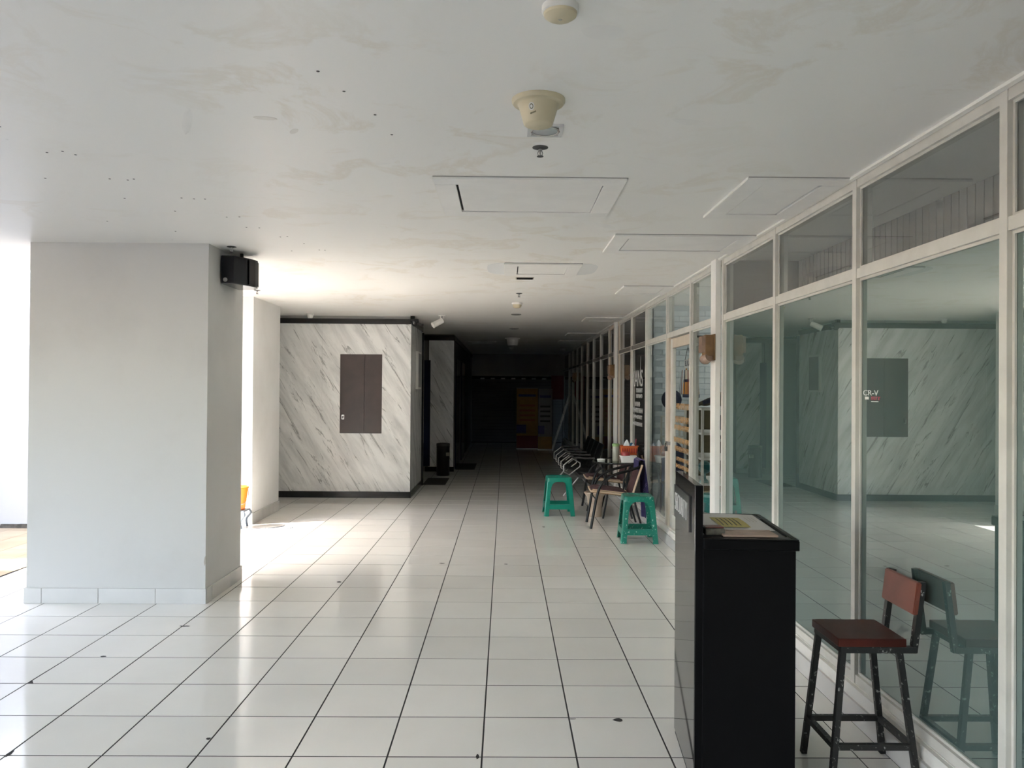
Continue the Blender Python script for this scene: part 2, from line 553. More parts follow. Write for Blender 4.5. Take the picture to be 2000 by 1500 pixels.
def tile_mesh(x0, x1, y0, y1, name, mat, th=0.008, ch=0.0004):
    """chamfered slab centred on its own middle"""
    hx, hy = (x1 - x0) / 2, (y1 - y0) / 2
    v = [(-hx, -hy, -th), (hx, -hy, -th), (hx, hy, -th), (-hx, hy, -th),
         (-hx, -hy, -ch), (hx, -hy, -ch), (hx, hy, -ch), (-hx, hy, -ch),
         (-hx + ch, -hy + ch, 0), (hx - ch, -hy + ch, 0), (hx - ch, hy - ch, 0), (-hx + ch, hy - ch, 0)]
    f = [(8, 9, 10, 11)]
    for k in range(4):
        n = (k + 1) % 4
        f.append((k, n, 4 + n, 4 + k)); f.append((4 + k, 4 + n, 8 + n, 8 + k))
    me = bpy.data.meshes.new(name)
    me.from_pydata(v, [], f)
    me.materials.append(MATS[mat])
    return me

def in_frame(x, y, z=0.0):
    d = Vector((x, y, z - CAM_H))
    w = d.dot(CAM_F)
    if w < 0.3: return False
    px = 1000 + F_PX * d.dot(CAM_R) / w
    py = 750 - F_PX * d.dot(CAM_U) / w
    return -60 < px < 2060 and -60 < py < 1600

GX, GY = 0.0075, 0.0085
full = tile_mesh(0, T - GX, 0, T - GY, 'tile', 'tile')
part_w = 1.647 - (TX + 4 * T)
edge_me = tile_mesh(0, part_w - GX / 2, 0, T - GY, 'tile', 'tile')
stuff_v, stuff_f = [], []
n_tiles = 0
PIL = (-3.43, -2.13, 5.615, 6.385)
order = [(j, i) for j in range(-38, 50) for i in range(-10, 5)]
for j, i in order:
    x0 = TX + i * T; y0 = TY + j * T
    x1 = x0 + T if i < 4 else 1.647
    cx, cy = (x0 + x1) / 2, (y0 + T / 2)
    hidden = PIL[0] < cx - .2 and cx + .2 < PIL[1] and PIL[2] < cy - .2 and cy + .2 < PIL[3]
    vis = any(in_frame(a, b_) for a in (x0, x1) for b_ in (y0, y0 + T))
    # behind the pillar or the rear wall nothing of the floor shows
    if cx / cy < -0.365 and cy > 7.0: vis = False
    if vis and not hidden and n_tiles < 298 and cy < 11.6:
        o = bpy.data.objects.new('tile', full if i < 4 else edge_me)
        COL.objects.link(o); o.parent = floor
        o.location = (cx, cy, random.uniform(-0.0004, 0.0002))
        o.rotation_euler = (random.gauss(0, 0.0011), random.gauss(0, 0.0011), 0)
        n_tiles += 1
    else:
        k = len(stuff_v)
        a, b_ = (x1 - x0 - GX) / 2, (T - GY) / 2
        stuff_v += [(cx - a, cy - b_, -0.0002), (cx + a, cy - b_, -0.0002), (cx + a, cy + b_, -0.0002), (cx - a, cy + b_, -0.0002),
                    (cx - a, cy - b_, -0.0014), (cx + a, cy - b_, -0.0014), (cx + a, cy + b_, -0.0014), (cx - a, cy + b_, -0.0014)]
        stuff_f += [(k, k + 1, k + 2, k + 3), (k + 4, k + 5, k + 1, k), (k + 5, k + 6, k + 2, k + 1), (k + 6, k + 7, k + 3, k + 2), (k + 7, k + 4, k, k + 3)]
me = bpy.data.meshes.new('distant_tiles')
me.from_pydata(stuff_v, [], stuff_f)
me.materials.append(MATS['tile'])
o = bpy.data.objects.new('distant_tiles', me); COL.objects.link(o); o.parent = floor; o['kind'] = 'stuff'

# chipped spots along the joints
for (x, y, rx, ry) in ((0.545, 3.68, 0.026, 0.02), (-0.105, 3.31, 0.008, 0.022), (0.33, 3.69, 0.02, 0.004), (-2.08, 3.32, 0.01, 0.03),
                       (-2.30, 4.52, 0.02, 0.012), (-2.07, 5.10, 0.035, 0.012), (-1.30, 3.47, 0.012, 0.012), (0.02, 6.95, 0.02, 0.012), (-0.55, 6.97, 0.03, 0.012), (-1.32, 6.28, 0.02, 0.02), (0.45, 8.85, 0.02, 0.02)):
    poly = [(x + rx * math.cos(a) * random.uniform(.7, 1.1), y + ry * math.sin(a) * random.uniform(.7, 1.1)) for a in [k * math.pi / 5 for k in range(10)]]
    B().prism(poly, 0.0001, 0.0009).build('chip', 'grout', floor)

# beige paving outside the colonnade
yard = B().box(-7.21, -4.10, -5, 8.6, -0.06, -0.0012).build('floor_yard', 'grout')
tag(yard, 'beige tiled paving outside beyond the big pillar', 'paving', kind='structure')
S2 = 0.31
bt = tile_mesh(0, S2 - 0.004, 0, S2 - 0.004, 'tile', 'beige_tile')
sv, sf = [], []
for i in range(-10, 0):
    for j in range(-33, 12):
        cx, cy = -4.11 + (i + .5) * S2, 5.0 + (j + .5) * S2
        if cy > 8.58: continue
        if i >= -6 and in_frame(cx, cy) and cy > 6.0:
            o = bpy.data.objects.new('tile', bt); COL.objects.link(o); o.parent = yard
            o.location = (cx, cy, 0); o.rotation_euler = (random.gauss(0, .001), random.gauss(0, .001), 0)
        else:
            k = len(sv); a = (S2 - .004) / 2
            sv += [(cx - a, cy - a, -0.0002), (cx + a, cy - a, -0.0002), (cx + a, cy + a, -0.0002), (cx - a, cy + a, -0.0002)]
            sf += [(k, k + 1, k + 2, k + 3)]
me = bpy.data.meshes.new('outer_tiles'); me.from_pydata(sv, [], sf); me.materials.append(MATS['beige_tile'])
o = bpy.data.objects.new('outer_tiles', me); COL.objects.link(o); o.parent = yard; o['kind'] = 'stuff'

# ------------------------------------------------------------------ ceiling
ceiling = B().box(-4.27, 5.2, -12, 23.2, CEIL, CEIL + 0.22).build('ceiling', 'ceiling_paint')
tag(ceiling, 'white painted plasterboard ceiling with water stains', 'ceiling', kind='structure')
# unseen bluish sheet added over the yard to weaken the sun
can = thing('sun_filter_canopy', 'unseen bluish canopy sheet added over the yard to filter sun', 'canopy', (-8.3, 0.5, 2.78), kind='structure')
B().box(-4.0, 4.0, -5.5, 5.45, 0, 0.008).build('sheet', 'sun_filter_sheet', can)
B().box(3.95, 4.0, -5.5, 5.45, -0.08, 0.0).build('beam', 'steel', can)
B().box(-4.0, -3.95, -5.5, 5.45, -0.08, 0.0).build('beam', 'steel', can)

# ------------------------------------------------------------------ pillar and left walls
pil = B().box(-3.42, -2.142, 5.63, 6.372, 0, CEIL).build('wall_pillar', 'plaster')
tag(pil, 'broad white plastered pillar standing left of the corridor', 'pillar', kind='structure')
def skirt(parent, segs, axis, fixed, t, h, mat='skirting', name='skirting_tile'):
    for a, b_ in segs:
        g = 0.0015
        q = B()
        if axis == 'x':
            q.box(a + g, b_ - g, fixed - t, fixed, 0, h, 0.002)
        else:
            q.box(fixed, fixed + t, a + g, b_ - g, 0, h, 0.002)
        q.build(name, mat, parent)
skirt(pil, [(-3.434, -3.306), (-3.306, -2.902), (-2.902, -2.494), (-2.494, -2.1315)], 'x', 5.63, 0.012, 0.108)
skirt(pil, [(5.632, 5.73), (5.73, 6.105), (6.105, 6.384)], 'y', -2.142, 0.012, 0.108)
skirt(pil, [(-3.434, -2.94), (-2.94, -2.54), (-2.54, -2.1315)], 'x', 6.384, 0.012, 0.108)
B().prism([(-2.150, 0.27), (-2.1405, 0.29), (-2.1405, 0.345), (-2.149, 0.33), (-2.155, 0.30)], 5.629, 5.637, 'y').build('chipped_edge', 'concrete', pil)

rw = B().box(-4.45, -2.87, 8.90, 9.95, 0, 4.5).build('wall_left', 'inner_plaster')
tag(rw, 'white plastered wall end behind the big pillar', 'wall', kind='structure')
skirt(rw, [(8.888, 9.28), (9.28, 9.68), (9.68, 9.95)], 'y', -2.87, 0.012, 0.125)
skirt(rw, [(-3.65, -3.25), (-3.25, -2.858)], 'x', 8.90, 0.012, 0.125)
ow = B().box(-14, -4.42, 8.60, 8.9, 0, 6.0).build('wall_outer', 'outer_plaster')
tag(ow, 'tall sunlit white boundary wall outside at far left', 'wall', kind='structure')
q = B()
for k in range(40):
    x = -8.6 + k * 0.1
    q.box(x, x + 0.1, 8.575, 8.605, 0, random.uniform(0.015, 0.05))
q.build('dirt_edge', 'soil', ow)
tag(B().box(-4.45, -4.27, 9.95, 11.2, 0, CEIL).build('wall_passage', 'plaster'), 'white wall closing the passage before the marble wall', 'wall', kind='structure')

tag(B().box(-9.0, -8.0, 6.0, 8.6, 0, 5.3).build('wall_sky_blocker', 'outer_plaster'), 'unseen white block added across the yard to block sky light', 'wall', kind='structure')  # added to cut the sky light reaching the gap behind the pillar
tag(B().box(-13.2, -13.0, -30, 8.6, 0, 2.0).build('wall_low_sky_blocker', 'outer_plaster'), 'unseen low wall added across the yard to block low sky', 'wall', kind='structure')  # added to hide the low sky from the hall

# ------------------------------------------------------------------ marble wall block
mb = thing('wall_marble', 'grey veined marble clad wall with black skirting', 'wall', (-1.345, 11.13, 0), kind='structure')
# local: x to the left negative, y back positive
for (a, b_) in ((-2.95, -2.14), (-2.14, -1.262), (-1.262, 0.0)):
    if b_ == 0.0:   # panel with opening for the cabinet
        q = B()
        q.box(a + .001, -1.006, 0, 0.03, 0.09, 2.475); q.box(-0.41, b_, 0, 0.03, 0.09, 2.475)
        q.box(-1.006, -0.41, 0, 0.03, 0.09, 0.917); q.box(-1.006, -0.41, 0, 0.03, 2.043, 2.475)
        q.build('marble_panel', 'marble', mb)
    else:
        B().box(a + .001, b_ - .001, 0, 0.03, 0.09, 2.475).build('marble_panel', 'marble', mb)
B().box(-2.95, -0.03, 0.03, 1.47, 0, CEIL).build('core', 'plaster', mb)
B().box(-0.03, 0, 0.031, 1.47, 0.09, 2.475).build('marble_panel', 'marble', mb)
for (a, b_) in ((-2.95, -2.14), (-2.14, -1.23), (-1.23, 0.014)):
    B().box(a + .001, b_ - .001, -0.014, 0.002, 0, 0.088).build('skirting_tile', 'black_trim', mb)
B().box(-0.002, 0.014, 0.0, 1.47, 0, 0.088).build('skirting_tile', 'black_trim', mb)
B().box(-2.95, 0.02, -0.02, 0.03, 2.475, 2.548).build('cornice', 'black_trim', mb)
B().box(-0.03, 0.02, 0.03, 1.47, 2.475, 2.548).build('cornice', 'black_trim', mb)
B().box(-0.02, 0.03, 1.47, 1.53, 0, 2.46).build('jamb', 'black_trim', mb)

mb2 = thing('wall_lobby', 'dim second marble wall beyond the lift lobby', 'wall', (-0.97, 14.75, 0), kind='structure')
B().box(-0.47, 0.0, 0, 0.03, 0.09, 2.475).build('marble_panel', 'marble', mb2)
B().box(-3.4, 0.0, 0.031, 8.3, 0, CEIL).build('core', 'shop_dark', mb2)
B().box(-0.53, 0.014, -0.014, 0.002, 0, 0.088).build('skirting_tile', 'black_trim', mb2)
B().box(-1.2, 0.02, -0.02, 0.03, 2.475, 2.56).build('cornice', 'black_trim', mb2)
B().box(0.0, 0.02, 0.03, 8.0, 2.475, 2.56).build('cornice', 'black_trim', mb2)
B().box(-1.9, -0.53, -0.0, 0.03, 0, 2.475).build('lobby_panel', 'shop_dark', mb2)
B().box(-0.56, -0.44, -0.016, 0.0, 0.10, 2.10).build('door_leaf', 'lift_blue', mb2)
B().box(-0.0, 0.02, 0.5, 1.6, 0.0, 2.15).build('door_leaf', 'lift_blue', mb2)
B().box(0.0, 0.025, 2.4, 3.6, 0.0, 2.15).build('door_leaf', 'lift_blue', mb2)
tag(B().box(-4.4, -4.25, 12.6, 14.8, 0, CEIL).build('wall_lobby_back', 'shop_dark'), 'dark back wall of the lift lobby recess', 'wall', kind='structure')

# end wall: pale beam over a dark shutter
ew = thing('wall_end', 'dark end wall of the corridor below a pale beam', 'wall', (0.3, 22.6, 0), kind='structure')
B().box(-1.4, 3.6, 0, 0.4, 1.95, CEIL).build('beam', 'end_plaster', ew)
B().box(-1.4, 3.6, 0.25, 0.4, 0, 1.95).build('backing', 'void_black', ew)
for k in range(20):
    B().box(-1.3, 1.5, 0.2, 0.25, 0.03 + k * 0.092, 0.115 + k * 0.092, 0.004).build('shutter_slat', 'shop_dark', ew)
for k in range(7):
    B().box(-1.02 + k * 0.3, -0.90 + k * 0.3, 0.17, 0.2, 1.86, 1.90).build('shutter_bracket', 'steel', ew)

# ------------------------------------------------------------------ storefront along the right
FX0, FX1 = 1.685, 1.765
kerb = thing('trim_1', 'low white tiled kerb under the glass storefront', 'kerb', (1.647, 0, 0), kind='structure')
B().box(0.0, 0.012, -5, 22.6, 0.0, 0.10).build('skirting_strip', 'skirting', kerb)
B().box(0.012, 3.5, -5, 22.6, 0, 0.10).build('core', 'kerb_plaster', kerb)
B().box(0.016, 3.5, -5, 22.6, 0.10, 0.155).build('curb', 'kerb_plaster', kerb)
q = B()
y = -4.0
while y < 14:
    L = random.uniform(0.05, 0.5)
    q.box(0.036, 0.05 + random.uniform(0, .01), y, y + L, 0.1552, 0.157 + random.uniform(0, 0.006)); y += L
q.build('mortar_smear', 'kerb_plaster', kerb)
cs = B().box(1.66, 1.685, -5, 22.5, CEIL - 0.012, CEIL).build('trim_2', 'sealant')
tag(cs, 'white sealant bead between ceiling and storefront frame', 'trim', kind='structure')

MUL = [0.35, 1.50, 2.65, 3.79, 4.925, 6.10, 7.17, 8.23, 9.45, 10.55, 11.70, 12.85, 14.0, 15.15, 16.30, 17.50, 18.60, 19.75, 20.90, 22.05]
MUL = [round(v * 0.991, 3) for v in MUL[:-1]] + [22.55]
bay_names = ['nearest the camera and out of the picture', 'at the right edge of the picture', 'and small car sticker beside the bar stool', 'right behind the security desk', 'just before the white partition post']
def storefront_bay(k, y0, y1, lower, upper, label, frame='aluminium', rail='aluminium', door=False):
    w = thing('door_1' if door else 'window_%d' % k, label, 'door' if door else 'window', (FX0, y0, 0), kind='structure')
    L = y1 - y0
    D = FX1 - FX0
    B().box(0, D, -0.021, 0.021, 0.155, CEIL - 0.012, 0.002).build('mullion', frame, w)
    B().box(0.004, D, 0.021, L - 0.021, CEIL - 0.05, CEIL - 0.001).build('top_rail', frame, w)
    B().box(0.004, D, 0.021, L - 0.021, 2.10, 2.147).build('transom', rail, w)
    if not door:
        B().box(0.004, D, 0.021, L - 0.021, 0.155, 0.20).build('bottom_rail', frame, w)
    # glazing beads
    q = B()
    zs = [(2.147, CEIL - 0.05)] + ([] if door else [(0.20, 2.10)])
    for za, zb in zs:
        for (yy) in (0.021, L - 0.033):
            q.box(0.019, 0.027, yy, yy + 0.012, za, zb)
        q.box(0.019, 0.027, 0.033, L - 0.033, za, za + 0.012); q.box(0.019, 0.027, 0.033, L - 0.033, zb - 0.012, zb)
    q.build('glazing_bead', frame, w)
    B().box(0.028, 0.033, 0.021, L - 0.021, 2.147, CEIL - 0.05).build('pane', upper, w)
    if not door:
        B().box(0.028, 0.033, 0.021, L - 0.021, 0.20, 2.10).build('pane', lower, w)
    return w

WIN = {}
for k in range(len(MUL) - 1):
    y0, y1 = MUL[k], MUL[k + 1]
    rail, frame = 'aluminium', 'aluminium'
    if y0 < 5.5:
        lower, upper = 'filmed_glass', 'upper_glass'
        lab = 'tall storefront bay with teal filmed pane ' + bay_names[k]
    elif k < 8:
        lower, upper = 'clear_glass', 'clear_glass'
        lab = {5: 'clear storefront bay showing the shelf beside the white partition post', 6: 'glazed shop door with orange lettering next to the partition post',
               7: 'clear storefront bay between the shop door and the lettered window'}[k]
    elif k < 9:
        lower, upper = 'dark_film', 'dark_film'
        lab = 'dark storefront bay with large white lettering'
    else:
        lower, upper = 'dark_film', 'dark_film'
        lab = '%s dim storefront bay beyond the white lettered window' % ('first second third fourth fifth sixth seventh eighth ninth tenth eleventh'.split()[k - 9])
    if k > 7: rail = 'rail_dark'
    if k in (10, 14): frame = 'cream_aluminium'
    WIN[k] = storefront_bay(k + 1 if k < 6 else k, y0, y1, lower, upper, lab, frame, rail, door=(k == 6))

# shop door leaf in the bay 7.17 - 8.23 (local y from 0)
d1 = WIN[6]
B().box(0, 0.08, 0.925, 1.028, 0.155, 2.10, 0.003).build('jamb', 'cream_aluminium', d1)
leaf = B().box(0.02, 0.06, 0.83, 0.92, 0.165, 2.085, 0.003).build('door_stile', 'aluminium', d1)
B().box(0.02, 0.06, 0.03, 0.10, 0.165, 2.085, 0.003).build('door_stile', 'aluminium', d1)
B().box(0.02, 0.06, 0.10, 0.83, 1.99, 2.085, 0.003).build('door_rail', 'cream_aluminium', d1)
B().box(0.02, 0.06, 0.10, 0.83, 0.165, 0.30, 0.003).build('door_rail', 'aluminium', d1)
B().box(0.038, 0.043, 0.10, 0.83, 0.30, 1.99).build('pane', 'clear_glass', d1)
h = B().box(-0.012, 0.02, 0.90, 1.01, 0.995, 1.03, 0.004).build('hasp', 'steel', d1)
B().box(-0.03, -0.008, 0.935, 0.975, 0.93, 0.98, 0.006).tube([(-0.02, 0.942, 0.978), (-0.02, 0.942, 1.005), (-0.02, 0.955, 1.015), (-0.02, 0.968, 1.005), (-0.02, 0.968, 0.978)], 0.004, 6).build('padlock', 'dark_steel', d1)
# orange print on the door glass: rows of small letter-like bars
def print_rows(parent, x, rows, mat, name='lettering'):
    q = B()
    for (ya, yb, za, zb) in rows:
        y = ya
        while y > yb:
            wch = random.uniform(0.022, 0.04)
            s = random.randint(0, 2)
            if s == 0:
                q.box(x - .0006, x, y - wch * .35, y, za, zb); q.box(x - .0006, x, y - wch * .8, y - wch * .35, (za + zb) / 2 - .008, (za + zb) / 2 + .008)
            elif s == 1:
                q.box(x - .0006, x, y - wch * .8, y, zb - (zb - za) * .3, zb); q.box(x - .0006, x, y - wch * .55, y - wch * .2, za, zb)
            else:
                q.box(x - .0006, x, y - wch * .8, y, za, za + (zb - za) * .3); q.box(x - .0006, x, y - wch * .8, y - wch * .5, za, zb); q.box(x - .0006, x, y - wch * .25, y, za, zb)
            y -= wch
    return q.build(name, mat, parent)
print_rows(d1, 0.0375, [(0.72, 0.14, 1.37, 1.43), (0.76, 0.14, 1.24, 1.30), (0.80, 0.14, 1.165, 1.215), (0.82, 0.14, 1.04, 1.09), (0.78, 0.14, 0.955, 1.005), (0.70, 0.14, 0.86, 0.90), (0.72, 0.14, 0.79, 0.83)], 'letter_orange')

# white lettering on the dark bay (9.45 - 10.55)
k9 = WIN[8]
text_part('KANS', 0.30, 'letter_white', k9, facing_minus_x(0.027, 0.72, 1.70), sx=1.05)
B().prism([(0.49, 1.62), (0.515, 1.62), (0.485, 1.99), (0.475, 1.99)], 0.0265, 0.0275, 'x').build('lettering', 'letter_white', k9)
print_rows(k9, 0.0275, [(0.81, 0.36, 1.53, 1.585), (0.81, 0.36, 1.46, 1.51), (0.90, 0.50, 1.35, 1.41), (1.03, 0.33, 1.27, 1.33), (1.01, 0.36, 1.19, 1.24), (1.08, 0.36, 1.10, 1.15)], 'letter_white')

# sticker on the filmed pane (bay 2.65 - 3.79)
w5 = WIN[2]
st = text_part('CR-V', 0.036, 'letter_white', w5, facing_minus_x(0.0275, 1.012, 1.549), sx=1.9)
B().box(0.0272, 0.0278, 1.03, 1.068, 1.519, 1.532).build('lettering', 'paper', w5)
print_rows(w5, 0.0278, [(1.005, 0.935, 1.516, 1.533)], 'letter_red')
B().box(0.0272, 0.0278, 0.935, 1.005, 1.508, 1.512).build('lettering', 'paper', w5)

# white partition posts covering the party walls
for n_, (ya, yb, lab) in enumerate(((6.08, 6.22, 'bright white partition post carrying the nearest brown meter'), (11.66, 11.81, 'far white partition post carrying the second meter box'))):
    p = B().box(1.641, 1.685, ya, yb, 0.0, CEIL, 0.004).build('trim_%d' % (3 + n_), 'white_paint')
    tag(p, lab, 'post', kind='structure')

tag(B().box(1.70, 1.80, -12, 0.33, 0.0, CEIL).build('wall_right', 'plaster'), 'plain white wall before the storefront beside the camera', 'wall', kind='structure')
tag(B().box(-4.47, 5.2, -12.2, -12.0, 0, CEIL).build('wall_back', 'shop_dark'), 'unseen dark wall added far behind the camera to cut light', 'wall', kind='structure')  # added out of view to keep light from behind low
tag(B().box(-4.47, -4.27, -12.0, -4.6, 0, CEIL).build('wall_side', 'shop_panel'), 'unseen dark side wall added behind the camera to limit side light', 'wall', kind='structure')  # added out of view to narrow the light from behind left
# interiors behind the glass
tag(B().box(2.32, 2.42, -5, 6.15, 0.155, CEIL).build('wall_shop_back', 'shop_panel'), 'dark brown inner wall close behind the filmed storefront', 'wall', kind='structure')
wb = bpy.data.objects['wall_shop_back']
for k in range(80):
    y = 6.1 - k * 0.07
    B().box(2.316, 2.32, y - 0.034, y, 1.9, CEIL - 0.002).build('panel_strip', 'shop_panel', wb)
tag(B().box(1.80, 4.6, 6.15, 6.25, 0.155, CEIL).build('wall_party', 'shop_panel'), 'brown panelled party wall between the first two shops', 'wall', kind='structure')
bw = B().box(1.80, 4.6, 9.47, 9.55, 0.155, CEIL).build('wall_brick', 'brick_joint')
tag(bw, 'white brick wall inside the clear glazed shop', 'wall', kind='structure')
bme = B().box(-0.1, 0.1, -0.012, 0, -0.031, 0.031, 0.004)
b0 = bme.build('brick', 'brick_white', bw)
b0.location = (1.91, 9.47, 1.0)
nb = 0
for r in range(23):
    for c in range(9):
        x = 1.91 + c * 0.207 + (0.1 if r % 2 else 0)
        z = 1.0 + r * 0.068
        if r == 0 and c == 0: continue
        if x > 3.5: continue
        o = b0.copy(); COL.objects.link(o); o.parent = bw; o.location = (x, 9.47 + random.uniform(-.003, .002), z)
        nb += 1
tag(B().box(4.5, 4.6, 6.25, 9.47, 0.155, CEIL).build('wall_shop_rear', 'shop_white'), 'white rear wall of the clear glazed shop', 'wall', kind='structure')
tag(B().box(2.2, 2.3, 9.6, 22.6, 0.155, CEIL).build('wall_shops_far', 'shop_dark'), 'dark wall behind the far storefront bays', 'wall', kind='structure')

# ------------------------------------------------------------------ ceiling hatches and fittings
def hatch(x0, x1, y0, y1, w, label, gap=(0.006, 0.006, 0.012, 0.006), tilt=0.0, name='ceiling_hatch'):
    """gap: left, right, far, near clearances of the lid in its frame"""
    cx, cy = (x0 + x1) / 2, (y0 + y1) / 2
    h_ = thing(name, label, 'hatch', (cx, cy, CEIL), group='ceiling access hatches')
    a, b_ = (x1 - x0) / 2, (y1 - y0) / 2
    for (p0, p1, q0, q1) in ((-a, a, -b_, -b_ + w), (-a, a, b_ - w, b_), (-a, -a + w, -b_ + w, b_ - w), (a - w, a, -b_ + w, b_ - w)):
        B().box(p0, p1, q0, q1, -0.014, 0, 0.002).build('frame_board', 'hatch_white', h_)
    B().box(-a + w, a - w, -b_ + w, b_ - w, -0.0012, 0).build('opening', 'void_black', h_)  # black plate paints the shade in the gap around the lid
    for (p0, p1, q0, q1, mm) in ((-a, a, -b_ - 0.004, -b_, 'edge_shadow_grey'), (a, a + 0.004, -b_, b_, 'edge_shadow_grey'), (-a - 0.004, -a, -b_, b_, 'sealant')):  # strips paint shadow lines at near and right edges, a bright line at left
        B().box(p0, p1, q0, q1, -0.0135 if mm == 'sealant' else -0.004, 0).build('edge_line', mm, h_)
    lid = B().box(-a + w + gap[0], a - w - gap[1], -b_ + w + gap[3], b_ - w - gap[2], -0.011, -0.003, 0.001).build('lid', 'hatch_white', h_)
    lid.rotation_euler = (0, tilt, 0)
    return h_
hatch(-0.36, 0.59, 3.79, 4.60, 0.105, 'largest ceiling hatch, above the middle of the corridor', (0.012, 0.004, 0.012, 0.004), 0.004)
hatch(1.17, 1.668, 3.75, 4.60, 0.10, 'ceiling hatch touching the storefront, nearest the camera', (0.004, 0.012, 0.006, 0.004), -0.006)
hatch(0.725, 1.668, 5.15, 5.80, 0.10, 'long ceiling hatch beside the storefront above the white post', (0.008, 0.004, 0.018, 0.004))
hatch(-0.01, 0.625, 6.36, 7.02, 0.105, 'small square ceiling hatch on a grey repainted patch', (0.01, 0.004, 0.012, 0.004))
hatch(1.17, 1.668, 7.69, 8.31, 0.085, 'ceiling hatch above the shop door', (0.004, 0.004, 0.02, 0.004))
hatch(1.14, 1.668, 11.0, 11.62, 0.09, 'dim ceiling hatch beyond the dark lettered window', (0.004, 0.004, 0.02, 0.004))
hatch(1.13, 1.668, 14.05, 14.75, 0.09, 'shadowed ceiling hatch, second from the corridor end')
hatch(1.13, 1.668, 16.1, 16.8, 0.09, 'shadowed ceiling hatch nearest the corridor end')
hatch(-0.85, -0.2, 16.8, 17.5, 0.09, 'shadowed ceiling hatch on the left beyond the lobby')
# grey repaint patch around the small hatch
pp = [(0.31 + 0.47 * math.copysign(abs(math.cos(a)) ** .45, math.cos(a)), 6.69 + 0.34 * math.copysign(abs(math.sin(a)) ** .5, math.sin(a))) for a in [k * math.pi / 16 for k in range(32)]]
plain('repaint_grey', (0.66, 0.67, 0.67), 0.6)
B().prism(pp, CEIL - 0.0012, CEIL).build('repaint_patch', 'repaint_grey', ceiling)
# filler smears on the plasterboard
for (x, y, L, wd, ang) in ((-1.25, 3.05, 0.34, 0.035, -1.15), (-0.55, 3.55, 0.16, 0.07, -.8), (0.72, 3.0, 0.2, 0.06, .4), (0.28, 2.25, 0.14, 0.09, .2), (0.62, 4.9, 0.25, 0.07, .9)):
    def smear(u, v, x=x, y=y, L=L, wd=wd, ang=ang):
        a = (u - .5) * L; b_ = (v - .5) * wd * (1 - abs(2 * u - 1) ** 3)
        return Vector((x + a * math.cos(ang) - b_ * math.sin(ang), y + a * math.sin(ang) + b_ * math.cos(ang), CEIL - 0.0005 - 0.0018 * random.random() * (1 - abs(2 * v - 1))))
    B().grid(smear, 14, 5).build('filler_smear', 'hatch_white', ceiling, smooth=True)
for (x, y, rx, ry, rot) in ((-0.93, 3.0, 0.045, 0.02, 0.2), (-0.86, 3.15, 0.035, 0.014, -1.0)):
    poly = [(x + rx * math.cos(a) * math.cos(rot) - ry * math.sin(a) * math.sin(rot), y + rx * math.cos(a) * math.sin(rot) + ry * math.sin(a) * math.cos(rot)) for a in [k * math.pi / 7 for k in range(14)]]
    B().prism(poly, CEIL - 0.001, CEIL).build('brown_stain', 'cardboard' if 0 else 'stain_tan' if 'stain_tan' in MATS else 'kerb_plaster', ceiling)
# screw heads left in the board
sc_ = [(-2.03, 3.13), (-1.96, 3.45), (-2.04, 3.47), (-1.93, 3.5), (-2.3, 3.9), (-1.98, 3.9), (-1.9, 3.92), (-1.86, 3.9), (-2.1, 4.3), (-1.78, 4.28), (-1.72, 4.3), (-1.66, 4.3), (-1.95, 4.6),
       (-1.7, 4.75), (-1.62, 4.74), (-1.68, 5.05), (-1.6, 5.06), (-1.5, 5.35), (-1.55, 5.36), (-1.62, 5.9), (-1.4, 5.85), (-1.36, 5.86), (-1.45, 5.6), (-0.62, 2.55), (-0.57, 2.72), (-0.5, 2.95), (-0.47, 3.18), (-2.5, 4.9), (-2.2, 5.2)]
for (x, y) in sc_:
    B().lathe([(0.0045, -0.0015), (0.006, 0)], (x, y, CEIL), 8).build('screw', 'dark_steel', ceiling)

# bell-shaped beige fitting
t = thing('siren_lamp', 'beige bell shaped plastic fitting with round sticker on the ceiling', 'ceiling fitting', (0.112, 2.783, CEIL))
B().lathe([(0.096, 0.0), (0.096, -0.008), (0.090, -0.016), (0.076, -0.017), (0.072, -0.020), (0.066, -0.04), (0.056, -0.075), (0.052, -0.088), (0.047, -0.092), (0.0, -0.093)], (0, 0, 0), 40, cap0=True, cap1=False).build('body', 'beige_plastic', t, smooth=True)
def onbell(a, z, r):   # point on bell wall
    return Vector((r * math.cos(a), r * math.sin(a), z))
def sticker(u, v):
    th = v * 2 * math.pi; rad = 0.0105 * u
    a = -1.57 - 0.42 + rad * math.cos(th) / 0.064; z = -0.044 + rad * math.sin(th) * 1.25
    return onbell(a, z, 0.0745 - (0.0 if False else 0.0) + ( -0.044 - z) * -0.27 - 0.0085)
B().grid(sticker, 3, 16).build('sticker', 'letter_white', t)
def ring(u, v):
    th = v * 2 * math.pi; rad = 0.0045 + 0.0025 * u
    a = -1.57 - 0.42 + rad * math.cos(th) / 0.064; z = -0.044 + rad * math.sin(th) * 1.3
    return onbell(a, z, 0.0664 + (z + 0.044) * 0.27)
B().grid(ring, 2, 16).build('sticker_mark', 'print_dark', t)
q = B()
for k in range(5):
    a = -1.57 - 0.50 + k * 0.075
    p_ = onbell(a, -0.066 + k * .0012, 0.0598)
    q.obox(p_, Vector((-math.sin(a), math.cos(a), 0)), Vector((0, 0, 1)), Vector((math.cos(a), math.sin(a), 0)), 0.0028, 0.005, 0.002)
q.build('lettering', 'print_dark', t)

